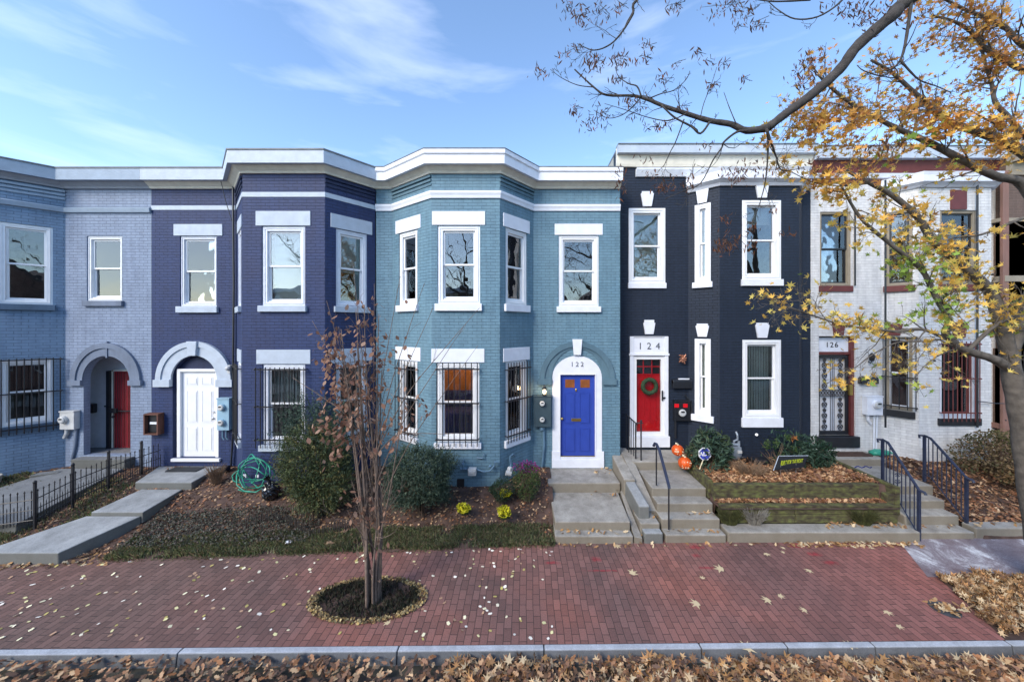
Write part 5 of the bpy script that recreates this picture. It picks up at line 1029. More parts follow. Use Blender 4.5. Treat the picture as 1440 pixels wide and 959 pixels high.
# tufts of dead stems
def tuft(name, label, cx_, cy_, zb_, n, h, sp, pal, seed, mat='litter', wd=.03):
    g = np.random.default_rng(seed); o = empty(name, (cx_, cy_, zb_), label, 'plant', 'tufts of dry stems and grasses')
    m = MB(); rg = random.Random(seed)
    for i in range(n):
        a = rg.uniform(0, 6.28); q_ = rg.uniform(0, sp); b = Vector((cx_ + q_ * .5 * math.cos(a), cy_ + q_ * .3 * math.sin(a), zb_ - .02)); e = b + Vector((math.cos(a) * sp * rg.uniform(.2, 1), math.sin(a) * sp * .5, h * rg.uniform(.5, 1.1))); m.tube([b, (b + e) / 2 + Vector((0, 0, h * .12)), e], [.006, .005, .002], 4, caps=False)
    m.build('stems', pal, o); return o
plain('straw', (.20, .13, .08), .9, var=.4, scale=30); plain('moss_grass', (.045, .05, .015), .95, var=.5, scale=20); plain('grey_straw', (.19, .18, .16), .9, var=.4, scale=25)
tuft('dry_perennial', 'clump of cut brown stems in front of the gas meter', 5.1, 8.0, .85, 170, .30, .42, 'straw', 50)
tuft('dry_perennial', 'clump of dead brown stems beside the garden hose', -7.22, 8.2, .6, 120, .42, .22, 'straw', 51)
tuft('hanging_grass', 'dark mossy tuft hanging over the left end of the lower timber', 4.15, 7.16, .20, 420, .33, .22, 'moss_grass', 52)
tuft('hanging_grass', 'pale grey straw tuft on the lower timber near its left end', 4.65, 7.16, .22, 300, .32, .24, 'grey_straw', 53)
tuft('hanging_grass', 'dark brown grass tuft hanging over the right end of the lower timber', 6.85, 7.16, .20, 380, .32, .26, 'moss_grass', 54)

# ------------------------------------------------------------- litter, lawn and ground cover
def scatter(n, x0, x1, y0, y1, zf_, seed, jit=.02):
    g = np.random.default_rng(seed); x = g.uniform(x0, x1, n); y = g.uniform(y0, y1, n); z_ = np.array([zf_(a, b) for a, b in zip(x, y)]) + g.uniform(.003, jit, n); return np.stack([x, y, z_], 1)
BR = [(.22, .11, .06), (.32, .17, .09), (.15, .08, .045), (.40, .25, .14), (.12, .065, .045), (.30, .13, .065), (.50, .34, .21), (.08, .05, .035)]
TAN = [(.42, .27, .14), (.50, .36, .21), (.30, .17, .08), (.22, .12, .06), (.56, .44, .28), (.36, .20, .08), (.15, .085, .05), (.46, .24, .10)]
def stuff(o, label, cat): return tag(o, label, cat, kind='stuff')
P = np.concatenate([scatter(12000, -12.5, .5, 6.3, 8.95, gz, 70)]); P = P[(P[:, 1] > 6.85 + (P[:, 0] < -7.7) * -.4)]
stuff(leaves('leaf_litter', P, .065, 'oval', BR, 'litter', tilt=.35, seed=70), 'brown fallen leaves covering the mulch beds of the left gardens', 'leaf litter')
P = scatter(5200, 3.98, 7.6, 7.6, 9.2, gz, 71, .03); P2 = scatter(900, 4.0, 7.6, 7.33, 7.46, lambda a, b: .53, 72, .05); P3 = scatter(2200, 4.0, 7.6, 7.6, 7.95, lambda a, b: .85, 78, .05)
stuff(leaves('leaf_litter', np.concatenate([P, P2, P3]), .085, 'lobed', [(.34, .17, .08), (.42, .24, .12), (.20, .09, .05), (.28, .13, .06), (.50, .32, .18), (.14, .07, .045)], 'litter', tilt=.45, seed=72), 'tan and russet fallen leaves on the timber terraces', 'leaf litter')
P = scatter(9500, 9.0, 15.5, 7.22, 9.4, gz, 73, .03)
stuff(leaves('leaf_litter', P, .085, 'lobed', BR, 'litter', tilt=.5, seed=73), 'dark brown fallen leaves on the bed right of number 126', 'leaf litter')
# thick drifts in the street gutter and the planting strip
def road_z(a, b): return -.125 + .055 * max(0, min(1, (b - 4.15) / .3))
P = scatter(21000, -8, 9.5, 3.6, 4.5, road_z, 74, .08); P = P[P[:, 1] < 4.475 + .01 * (P[:, 0] + 5.4)]
g = np.random.default_rng(3); keep = g.random(len(P)) < np.clip(.40 + .08 * P[:, 0] + .35 * np.sin(P[:, 0] * 3.1 + P[:, 1] * 5), .35, 1); P = P[keep]
stuff(leaves('leaf_litter', P, .085, 'lobed', [(.34, .18, .10), (.24, .13, .08), (.42, .26, .15), (.14, .085, .06), (.10, .06, .045), (.5, .34, .2), (.28, .13, .06)], 'litter', tilt=.5, seed=74), 'thick drift of brown leaves along the street gutter', 'leaf litter')
P = scatter(2600, -1, 9.5, 3.6, 4.5, road_z, 75, .09); P = P[P[:, 1] < 4.46 + .01 * (P[:, 0] + 5.4)]
stuff(leaves('leaf_litter', P, .10, 'star', TAN, 'litter', tilt=.6, seed=75, curl=.8), 'pale star-shaped leaves lying on top of the gutter drift', 'leaf litter')
P = scatter(11000, 6.3, 13, 4.8, 6.0, lambda a, b: .0 + .03 * math.sin(a * 3) ** 2, 76, .07); xe = 6.43 + (P[:, 1] - 4.75) * .41; P = P[(P[:, 0] > xe + .02 + .06 * np.sin(P[:, 1] * 17)) & (P[:, 1] < 5.93 + .05 * np.sin(P[:, 0] * 6))]
stuff(leaves('leaf_litter', P, .085, 'star', TAN, 'litter', tilt=.7, seed=76, curl=.8), 'deep golden brown leaf pile in the planting strip at the right', 'leaf litter')
# leaves gathered against steps and walls
Ps = []
for x0, x1, y0, y1, zz, n in ((.6, 2.0, 6.9, 7.02, .15, 26), (2.7, 3.9, 6.95, 7.06, .155, 16), (3.3, 3.9, 7.2, 7.33, .35, 14), (.6, 7.6, 6.70, 6.84, .0, 90), (5, 7.6, 6.72, 6.86, .0, 110), (6.0, 7.6, 7.0, 7.18, .2, 60), (1.4, 2.1, 7.9, 8.12, .42, 8), (1.7, 2.15, 8.6, 8.95, .61, 14), (7.8, 8.8, 7.1, 7.24, .13, 12), (2.2, 2.7, 7.2, 7.5, .3, 8), (9.0, 12, 7.05, 7.2, .21, 30), (-8.3, -7.4, 6.2, 6.5, .0, 60), (-9.5, -8.3, 6.1, 6.22, 0, 40), (2.2, 2.32, 6.86, 7.1, .1, 6), (6.3, 6.7, 5.2, 5.3, .012, 22)):
    Ps.append(scatter(n, x0, x1, y0, y1, lambda a, b: zz, abs(int(zz * 1000 + n + x0 * 10)), .03))
Ps.append(np.array([cl.x, cl.y, .015]) + g.normal(0, 1, (50, 3)) * np.array([.07, .07, .006]))
stuff(leaves('leaf_litter', np.concatenate(Ps), .085, 'lobed', TAN[:6], 'litter', tilt=.5, seed=77), 'tan leaves blown against the steps and low walls', 'leaf litter')
# pale leaves scattered on the brick paving of the left half
g = np.random.default_rng(12); n = 330; px = g.uniform(0, 1, n) ** 1.15 * 780; py = 772 + 128 * g.uniform(0, 1, n) ** 1.7; Y = F * HC / (py - CY); X_ = (px - CX) / F * Y
P = np.stack([X_, Y, g.uniform(.004, .012, n)], 1); P = P[(((P[:, 0] - PC[0]) / .9) ** 2 + ((P[:, 1] - PC[1]) / .5) ** 2 > 1)]; P = P[(P[:, 1] < 6.7 + .055 * P[:, 0]) & (P[:, 1] > 4.65)]
stuff(leaves('pale_leaf_scatter', P, .078, 'chip', [(.85, .78, .60), (.80, .74, .50), (.72, .66, .34), (.85, .80, .70), (.5, .42, .14), (.45, .28, .18)], 'litter', tilt=.18, seed=78, vary=.08), 'small pale leaves dotted over the left half of the brick sidewalk', 'leaf litter')
# star leaves one can count on the right half of the paving
LG = 'single star-shaped leaves lying on the brick sidewalk'
base_leaf = None
SL = ['star leaf on the bricks nearest the middle of the right half, below the blue door', 'large star leaf just right of the long red paint mark below the red door steps', 'tiny star leaf close under the large leaf by the red paint mark', 'wide star leaf halfway between the cheek wall and the kerb', 'star leaf in mid sidewalk, left one of a close pair', 'smaller star leaf in mid sidewalk, right one of a close pair', 'star leaf resting just behind the granite kerb, right of centre', 'star leaf in front of the timber terrace beside two red paint dots', 'small reddish star leaf alone in the middle of the redder bricks', 'small star leaf left of the iron utility cover', 'small star leaf near the kerb, closest one left of the utility cover', 'star leaf at the back of the sidewalk where the salted paving begins', 'star leaf close to the garden kerb, nearer one of a trio', 'small star leaf close to the garden kerb, leftmost of a trio', 'small leaf just right of the oval tree pit', 'small star leaf touching the kerb, left one of two', 'small star leaf touching the kerb, right one of two', 'star leaf at the foot of the blue door steps', 'tiny star leaf close to the garden kerb, middle of a trio']
for k, (px, py, s_) in enumerate([(890, 805, .16), (1012, 799, .19), (988, 812, .09), (978, 848, .17), (1078, 843, .15), (1098, 838, .11), (1052, 910, .17), (1137, 802, .12), (1130, 857, .11), (1248, 861, .12), (1265, 881, .10), (1225, 770, .10), (1078, 779, .12), (1101, 770, .09), (545, 875, .10), (1195, 906, .12), (1216, 905, .10), (868, 768, .14), (1101, 776, .08)]):
    Y = F * HC / (py - CY); rg = random.Random(k)
    if base_leaf is None:
        l = leaves('fallen_leaf', [(0, 0, .012)], 1.0, 'star', [(.62, .50, .30)], 'litter', tilt=.05, curl=.25, seed=2, vary=0); base_leaf = l
    else: l = base_leaf.copy(); COL.objects.link(l)
    l.location = (WX(px, Y), Y, .0 if py < 900 else .0); l.scale = (s_ / 1.0,) * 3; l.rotation_euler = (0, 0, rg.uniform(0, 6.28))
    tag(l, SL[k], 'leaf', LG)
# grass strips and ivy
def blades(n, x0, x1, fy0, fy1, zf_, h, pal, seed, label, cat, name='grass', wd=.008, lean=.9):
    g = np.random.default_rng(seed); x = g.uniform(x0, x1, n); y = g.uniform(0, 1, n); y = np.array([fy0(a) + (fy1(a) - fy0(a)) * b for a, b in zip(x, y)]); zz = np.array([zf_(a, b) for a, b in zip(x, y)])
    dens = np.sin(x * 3.1 + y * 4) * .35 + np.sin(x * 9.3 - y * 7) * .25 + .62; k_ = g.random(n) < dens; x, y, zz = x[k_], y[k_], zz[k_]; n = len(x)
    a = g.uniform(0, 6.28, n); hh = h * g.uniform(.4, 1.2, n); l = lean * hh * g.uniform(0, 1, n); b = np.stack([x, y, zz - .01], 1); sd_ = np.stack([np.cos(a + 1.57), np.sin(a + 1.57), 0 * a], 1) * wd; tip = b + np.stack([np.cos(a) * l, np.sin(a) * l, hh], 1); mid = b + np.stack([np.cos(a) * l * .3, np.sin(a) * l * .3, hh * .6], 1)
    V = np.stack([b - sd_, b + sd_, mid + sd_ * .7, tip, mid - sd_ * .7], 1).reshape(-1, 3); me = bpy.data.meshes.new(name); me.vertices.add(n * 5); me.vertices.foreach_set('co', V.ravel()); me.loops.add(n * 5); me.loops.foreach_set('vertex_index', np.arange(n * 5, dtype=np.int32)); me.polygons.add(n); me.polygons.foreach_set('loop_start', np.arange(n, dtype=np.int32) * 5); me.update(calc_edges=True)
    p_ = np.array(pal); c = p_[g.integers(0, len(p_), n)] * g.uniform(.75, 1.25, (n, 1)); c = np.concatenate([np.clip(c, 0, 1), np.ones((n, 1))], 1); at = me.attributes.new('tone', 'FLOAT_COLOR', 'POINT'); at.data.foreach_set('color', np.repeat(c, 5, 0).ravel().astype(np.float32)); me.materials.append(MAT['needle']); o = bpy.data.objects.new(name, me); COL.objects.link(o); return stuff(o, label, cat)
GR = [(.13, .17, .07), (.18, .22, .10), (.10, .13, .06), (.24, .25, .14), (.27, .21, .13), (.15, .12, .08)]
blades(60000, -7.6, .55, lambda a: walk_y(a) - .04, lambda a: walk_y(a) + .50, gz, .085, GR, 80, 'green grass strip along the front edge of the left gardens', 'grass')
blades(3500, -10.4, -9.0, lambda a: 6.3, lambda a: 8.4, gz, .09, GR, 81, 'grass growing through the iron fence beside the concrete slabs', 'grass')
blades(3500, -12.8, -10.0, lambda a: 6.2, lambda a: 6.9, gz, .09, GR, 84, 'short grass in front of the iron fence at the left edge', 'grass')
blades(3500, -12.9, -11.3, lambda a: 7.6, lambda a: 8.6, gz, .08, GR, 85, 'short grass against the light blue bay', 'grass')
IV = [(.09, .10, .07), (.06, .07, .05), (.12, .125, .10), (.10, .085, .075), (.15, .11, .09)]
P = scatter(13000, -7.7, -3.0, 6.55, 7.45, gz, 82, .10); P = P[(P[:, 1] > walk_y(0) + .055 * P[:, 0] + .22) & (P[:, 0] < -4.2 + 0 * P[:, 1])]
stuff(leaves('ground_cover', P, .038, 'oval', IV, 'needle', tilt=.8, seed=82), 'low dull ground cover between the slabs and the juniper', 'ground cover')
blades(2600, PC[0] - .76, PC[0] + .76, lambda a: PC[1] - .38 * math.sqrt(max(0, 1 - ((a - PC[0]) / .78) ** 2)), lambda a: PC[1] + .38 * math.sqrt(max(0, 1 - ((a - PC[0]) / .78) ** 2)), lambda a, b: .01, .085, [(.045, .05, .035), (.03, .035, .025), (.07, .075, .05), (.05, .04, .03)], 83, 'dark grass tufts inside the oval tree pit', 'grass')

# ------------------------------------------------------------- small things
def pumpkin(label, px, py, Y, r, seed):
    c = W(px, py, Y); o = empty('pumpkin', (c.x, c.y, c.z - r), label, 'pumpkin', 'pumpkins stacked by the red door')
    m = MB(); m.ball(c, r, rz=r * .92, seg=40, rings=18, fn=lambda d: 1 - .07 * abs(math.sin(5 * math.atan2(d.y, d.x))) ** .6 * (1 - d.z ** 2)); m.build('shell', 'orange', o, smooth=True)
    m = MB(); m.tube([c + Vector((0, 0, r * .85)), c + Vector((-.01, 0, r * 1.05)), c + Vector((-.05, -.02, r * 1.2))], [.03, .022, .02], 7); m.build('stalk', 'pumpkin_mark', o)
    m = MB(); rg = random.Random(seed)
    for k in range(11):
        a = rg.uniform(-2.4, -.7); e_ = rg.uniform(-.6, .6); d = Vector((math.cos(a) * math.cos(e_), math.sin(a) * math.cos(e_), math.sin(e_) * .92)); p = c + d * (r * .985); t1 = d.cross(Vector((0, 0, 1))).normalized(); t2 = d.cross(t1); s1 = rg.uniform(.010, .026); s2 = s1 * rg.uniform(.4, .9); pp = [p + t1 * (s1 * math.cos(q_) * rg.uniform(.6, 1)) + t2 * (s2 * math.sin(q_)) for q_ in [i * math.pi / 3 for i in range(6)]]; m.prism([x - d * .008 for x in pp], d * .016)
    m.build('painted_marks', 'pumpkin_mark', o)
pumpkin('upper orange pumpkin on the platform edge against the dark green bush', 953, 633, 8.55, .145, 1)
pumpkin('lower orange pumpkin with a pale stalk on the landing in front of the bush', 963, 651, 8.35, .155, 2)
# security sign
o = empty('lawn_sign', W(981, 664, 8.2), 'blue and white octagonal alarm company sign on a short stake', 'sign')
c = W(991, 638, 8.2); m = MB(); m.tube([W(982, 664, 8.2), W(989, 646, 8.2)], .012, 6); m.build('stake', 'pumpkin_mark', o)
R_ = .155; oc = lambda r, y: [Vector((c.x + r * math.cos(math.pi / 8 + k * math.pi / 4), y, c.z + r * math.sin(math.pi / 8 + k * math.pi / 4))) for k in range(8)]
m = MB(); m.prism(oc(R_, c.y - .01), (0, .02, 0)); pn = m.build('panel', 'white_vinyl', o)
m = MB(); m.prism(oc(R_ * .88, c.y - .013), (0, .003, 0)); m.build('panel_face', 'sign_blue', pn)
text_mesh('ADT', .13, 'lettering', 'white_paint', (c.x + .0, c.y - .016, c.z), (1, 0, .05), (0, 0, 1), pn, extrude=.002, bold=.004)
# yard sign
o = empty('yard_sign', W(1114, 662, 7.95), 'black yard sign with slanted lime green lettering leaning in the leaves', 'sign')
a, b, c_, d = W(1087.5, 661.5, 7.85), W(1130.5, 657, 7.95), W(1136.5, 640.5, 8.0), W(1095, 641, 7.95)
m = MB(); m.prism([a, b, c_, d], (0, .012, 0)); pn = m.build('panel', 'sign_black', o)
m = MB()
for p, q_ in ((a, d), (d, c_)): m.tube([p + Vector((0, -.002, 0)), q_ + Vector((0, -.002, 0))], .007, 5)
m.build('panel_edge', 'grey_trim', pn)
ct = (a + b + c_ + d) / 4 + Vector((0, -.012, .0)); rt = (b - a).normalized(); up = (d - a).normalized()
text_mesh('BUILT FOR THE FIGHT', .155, 'lettering', 'sign_green', ct, rt, Vector((0.0, -.05, 1)), pn, extrude=.0015, bold=.003, shear=.45, xscale=.36)
m = MB(); m.prism([ct + Vector((-.09, 0, -.12)), ct + Vector((.05, 0, -.12)), ct + Vector((.07, 0, -.105)), ct + Vector((-.07, 0, -.105))], (0, .004, 0)); m.build('small_print', 'grey_trim', pn)
m = MB()
for f in (.25, .75): p = a + (b - a) * f; m.tube([p + Vector((0, .01, -.12)), p + Vector((0, .01, .1))], .004, 5)
m.build('wire_stake', 'steel', o)
# gas meter at the black bay
o = empty('gas_meter', W(1032, 648, 8.75), 'grey gas meter with its regulator and pipe beside the charcoal bay', 'gas meter')
c = W(1034, 637, 8.75); m = MB(); m.ball(c, .155, .10, .17, seg=18, rings=10, fn=lambda d: 1 + .08 * (abs(d.x * d.z))); m.box(c.x - .10, c.x + .10, c.y - .09, c.y + .08, c.z + .05, c.z + .17); bd = m.build('meter_body', 'gas_grey', o, smooth=False)
m = MB(); m.box(c.x - .0, c.x + .10, c.y - .115, c.y - .08, c.z + .03, c.z + .10); m.build('meter_index', 'meter_grey', bd)
m = MB(); m.tube([W(1032, 626, 8.75), W(1032, 620, 8.75), W(1037, 618, 8.75), W(1037, 612, 8.75), W(1035, 607, 8.8)], .025, 8); m.tube([W(1039, 628, 8.75), W(1039, 620, 8.75)], .028, 8); m.tube([W(1020, 624, 8.75), W(1040, 625, 8.75)], .03, 8); m.tube([W(1021, 646, 8.75), W(1021, 624, 8.75)], .022, 8); m.build('pipe', 'gas_grey', o)
m = MB(); m.tube([W(1022, 631, 8.72), W(1022, 631, 8.62)], .075, 16); m.ball(W(1022, 631, 8.66), .07); m.build('regulator', 'gas_grey', o)
m = MB(); m.tube([W(1046 + 5 * math.cos(t), 647 + 4.2 * math.sin(t), 8.6 + .1 * math.sin(t)) for t in [i * 2 * math.pi / 16 for i in range(33)]], .022, 6); tag(m.build('hose_coil', 'dark_plastic', smooth=True), 'small coil of black hose on the leaves beside the gas meter', 'hose')
m = MB(); p = W(1071, 653, 8.6); m.quadbox([(p.x - .22, p.y - .1, .87), (p.x + .22, p.y - .1, .87), (p.x + .22, p.y + .15, .87), (p.x - .22, p.y + .15, .87), (p.x - .25, p.y - .12, .98), (p.x + .25, p.y - .12, .98), (p.x + .25, p.y + .18, .98), (p.x - .25, p.y + .18, .98)]); tag(m.build('window_well_cover', 'dark_plastic', bevel=.02), 'low black plastic tray against the charcoal bay wall', 'tray')
m = MB(); m.ball(W(1064, 611, 8.98), .03); m.tube([W(1064, 611, 8.99), W(1064, 611, 8.93)], .035, 8); m.build('hose_tap', 'steel', h4)
# garden hose in loops, with its reel end
rg = random.Random(5); m = MB(); cc = W(356, 668, 7.85)
for k in range(7):
    ax = rg.uniform(.20, .38); az = rg.uniform(.16, .40); ph = rg.uniform(0, 6.28); ox = rg.uniform(-.08, .08); oz = rg.uniform(-.05, .1); tl = rg.uniform(-.5, .7)
    m.tube([Vector((cc.x + ox + ax * math.cos(t + ph) + tl * .3 * az * math.sin(t), cc.y + rg.uniform(-.02, .02) + .08 * math.sin(2 * t + k), max(.50, cc.z + oz + az * math.sin(t + ph)))) for t in [i * 2 * math.pi / 22 for i in range(21)]], .0115, 6)
m.tube([W(333, 668, 7.8), W(333, 682, 7.75), W(343, 690, 7.65), W(360, 692, 7.6), W(369, 686, 7.65)], .0115, 6)
o = empty('garden_hose', (cc.x, cc.y, .62), 'tangled loops of green garden hose against the navy bay wall', 'garden hose')
m.build('hose_loops', 'hose', o, smooth=True)
m = MB(); p = W(344, 669, 8.0); m.box(p.x - .04, p.x + .05, p.y - .02, p.y, p.z - .03, p.z + .04); m.box(p.x - .02 + .28, p.x + .05 + .28, p.y - .02, p.y, p.z - .03, p.z + .03); m.build('hose_label', 'white_paint', o)
m = MB(); m.tube([W(316, 655, 8.8), W(316, 665, 8.8)], .05, 8); m.box(W(313, 660, 8.7).x, W(322, 660, 8.7).x, 8.6, 8.75, .66, .78); m.build('hose_end', 'dark_plastic', o, bevel=.01)
# bin bag
def crumple(d, f=9, s=.1): return 1 + s * math.sin(d.x * f + 2 * d.z * f) * math.cos(d.y * f - d.z * 5) + s * .6 * math.sin(d.x * 2.3 * f + d.y * 19)
c = W(381, 690, 7.65); m = MB(); m.ball((c.x, c.y, c.z), .17, .15, .20, seg=26, rings=18, fn=lambda d: crumple(d)); m.tube([(c.x - .02, c.y, c.z + .16), (c.x - .05, c.y, c.z + .24), (c.x - .1, c.y, c.z + .30)], [.05, .03, .07], 9); tag(m.build('rubbish_bag', 'bag'), 'crumpled black plastic bag between the garden hose and the juniper', 'bag')
# rocks at the lawn edge, mats, cloth
def rock(label, px, py, Y, r, mat, seed, g_='stones at the lawn edge'):
    c = W(px, py, Y); m = MB(); m.ball((c.x, c.y, gz(c.x, c.y) + r * .5), r * 1.2, r * .8, r * .7, seg=10, rings=7, fn=lambda d: crumple(d, 4 + seed, .16)); tag(m.build('stone', mat), label, 'stone', g_)
rock('white crumpled stone at the front edge of the grass strip', 406, 756, 6.75, .06, 'white_trim', 1); rock('tan stone beside the young tree at the edge of the grass', 464, 762, 6.7, .07, 'straw', 2); rock('dull green stone in the grass strip between two paler stones', 436, 764, 6.68, .065, 'moss_grass', 3)
m = MB(); m.box(-8.85, -8.1, 8.62, 8.9, .655, .672); tag(m.build('doormat', 'mat_rubber'), 'black rubber doormat in front of the white door', 'doormat', 'doormats')
m = MB(); m.box(8.05, 8.95, 9.08, 9.38, .862, .885); tag(m.build('doormat', 'mat_brown'), 'dark brown doormat at the door of number 126', 'doormat', 'doormats')
m = MB(); c = W(1237, 632, 9.2); m.ball((c.x, c.y, .93), .30, .13, .07, seg=20, rings=10, fn=lambda d: crumple(d, 6, .12)); tag(m.build('tarp', 'hose'), 'crumpled green tarp lying on the platform beside the meter pipes', 'tarp')
m = MB(); m.tube([W(1198 + 28 * i / 12, 656.5 + 1.2 * math.sin(i * 1.3), 8.7 - .02 * i) + Vector((0, 0, .0)) for i in range(13)], .012, 6); tag(m.build('door_cord', 'cloth_blue'), 'blue rope lying on the landing of number 126', 'rope')
# ------------------------------------------------------------- trees
class Tree:
    def __init__(s, name, base, label, cat, bark, group=None):
        s.o = empty(name, base, label, cat, group); s.bark = bark; s.tw = MB(); s.tips = []
    def limb(s, pts, r0, r1, part='limb', n=8, mb=None):
        pts = [Vector(p) for p in pts]; P = []
        for i in range(len(pts) - 1):       # smooth the hand-measured path
            p0 = pts[max(i - 1, 0)]; p1 = pts[i]; p2 = pts[i + 1]; p3 = pts[min(i + 2, len(pts) - 1)]
            for k in range(4):
                t = k / 4; P.append(.5 * ((2 * p1) + (p2 - p0) * t + (2 * p0 - 5 * p1 + 4 * p2 - p3) * t * t + (3 * p1 - p0 - 3 * p2 + p3) * t ** 3))
        P.append(pts[-1]); m_ = len(P); rs = [r0 + (r1 - r0) * (i / (m_ - 1)) ** .8 for i in range(m_)]
        rs = [r * (1 + .05 * math.sin(i * 2.1)) for i, r in enumerate(rs)]
        if mb is None: mb = MB(); mb.tube(P, rs, n); mb.build(part, s.bark, s.o, smooth=True)
        else: mb.tube(P, rs, max(4, n - 3))
        return P, rs
    def grow(s, P, rs, rg, n, length, up=.1, f0=.25, depth=2, spread=1.0, flat=1.0):
        """side twigs along a path, recursively"""
        for _ in range(n):
            f = rg.uniform(f0, 1); i = min(int(f * (len(P) - 1)), len(P) - 2); p = P[i]; d = (P[i + 1] - P[i]).normalized()
            v = (d + Vector((rg.gauss(0, 1), rg.gauss(0, 1) * flat, rg.gauss(0, 1))) * .8 * spread + Vector((0, 0, up))).normalized(); L_ = length * rg.uniform(.5, 1.1) * (1.15 - .5 * f)
            q = [p]; r = min(rs[i] * .5, .004 + L_ * .011); k = 5
            for j in range(k): v = (v + Vector((rg.gauss(0, .2), rg.gauss(0, .2) * flat, rg.gauss(0, .2) + up * .15))).normalized(); q.append(q[-1] + v * L_ / k)
            rr = [max(.0022, r * (1 - .8 * j / k)) for j in range(k + 1)]; s.tw.tube(q, rr, 5 if r > .006 else 4, caps=False)
            s.tips += [(x, depth) for x in q[2:]]
            if depth > 0: s.grow(q, rr, rg, 3 if depth > 1 else 2, L_ * .55, up, .3, depth - 1, spread, flat)
    def finish(s): s.tw.build('twigs', s.bark, s.o, recalc=False, smooth=True)

# young multi-stemmed tree in the oval pit
rg = random.Random(9); t = Tree('young_tree', (-2.34, 5.3, 0), 'slender multi-stemmed young tree with dry brown leaves in the oval pit', 'tree', 'bark_brown')
bx_, by_ = -2.34, 5.36
for k in range(11):
    a = k * 2 * math.pi / 11 + rg.uniform(-.2, .2); r_ = rg.uniform(.05, .13); sp = rg.uniform(.02, .42) if k < 9 else .6; H_ = rg.uniform(3.5, 4.7) if k < 9 else 3.0
    ex = math.cos(a) * sp * 1.25 + rg.uniform(-.1, .1) - .12; ey = math.sin(a) * sp * .8
    pts = [Vector((bx_ + math.cos(a) * r_, by_ + math.sin(a) * r_, -.02)), Vector((bx_ + math.cos(a) * r_ * 1.1, by_ + math.sin(a) * r_ * 1.1, .5)), Vector((bx_ + math.cos(a) * r_ * 1.5 + ex * .12, by_ + ey * .15, 1.2)), Vector((bx_ + ex * .45 + math.cos(a) * .05, by_ + ey * .5, H_ * .55)), Vector((bx_ + ex * .8, by_ + ey * .8, H_ * .8)), Vector((bx_ + ex * 1.0, by_ + ey, H_))]
    P, rs = t.limb(pts, rg.uniform(.016, .034), .005, 'stem'); t.grow(P, rs, rg, 9, .75, .55, .30, 1, .55)
for ex, ey, H_ in ((-1.35, .2, 3.4), (-1.1, .3, 4.3), (1.35, .2, 4.2), (1.55, .4, 3.9), (.9, .1, 4.5), (1.2, -.1, 2.6), (.35, .2, 5.0), (-.1, .3, 4.9), (-.7, 0, 4.6), (1.6, .2, 4.5), (.7, .3, 4.9), (-.35, .1, 5.2)):
    pts = [Vector((bx_, by_, 1.2 + rg.uniform(0, 1.2)))]; q = pts[0]; e = Vector((bx_ + ex, by_ + ey, H_)); pts = [q, q + (e - q) * .3 + Vector((0, 0, .25)), q + (e - q) * .65 + Vector((0, 0, .15)), e]; P, rs = t.limb(pts, .010, .003, mb=t.tw); t.grow(P, rs, rg, 3, .4, .4, .4, 0, .5)
t.finish()
g = np.random.default_rng(5); tip = np.array([p for p, d in t.tips]); q_ = tip[(tip[:, 2] > 1.1) & (tip[:, 2] < 4.65) & (tip[:, 0] < -1.5) & (tip[:, 0] > -3.2)]; wgt = np.where(q_[:, 2] > 2.3, 1, .3) * np.where(q_[:, 0] < -2.1, 1, .5); idx = g.choice(len(q_), 230, p=wgt / wgt.sum()); P = q_[idx] + g.normal(0, .045, (230, 3))
cl2 = []
for c_, n_, sg in (((-2.98, 5.3, 3.62), 60, .09), ((-2.95, 5.3, 3.95), 50, .10), ((-2.85, 5.3, 3.25), 55, .11), ((-2.75, 5.2, 2.85), 60, .13), ((-3.05, 5.2, 2.75), 30, .08), ((-2.8, 5.2, 2.45), 55, .13), ((-2.45, 5.2, 3.1), 70, .18), ((-2.2, 5.3, 3.6), 50, .2), ((-2.1, 5.2, 2.75), 50, .15), ((-1.7, 5.3, 3.0), 20, .1), ((-2.55, 5.2, 1.5), 26, .14), ((-2.3, 5.2, .95), 16, .2), ((-2.35, 5.2, 4.1), 50, .2)): cl2.append(np.array(c_) + g.normal(0, 1, (n_, 3)) * np.array([sg, .08, sg * 1.2]))
leaves('leaves', np.concatenate([P] + cl2), .088, 'oval', [(.34, .19, .13), (.28, .15, .10), (.44, .28, .20), (.20, .10, .07), (.38, .22, .15)], 'leaf', t.o, tilt=1.2, droop=1.4, seed=6, curl=.5)

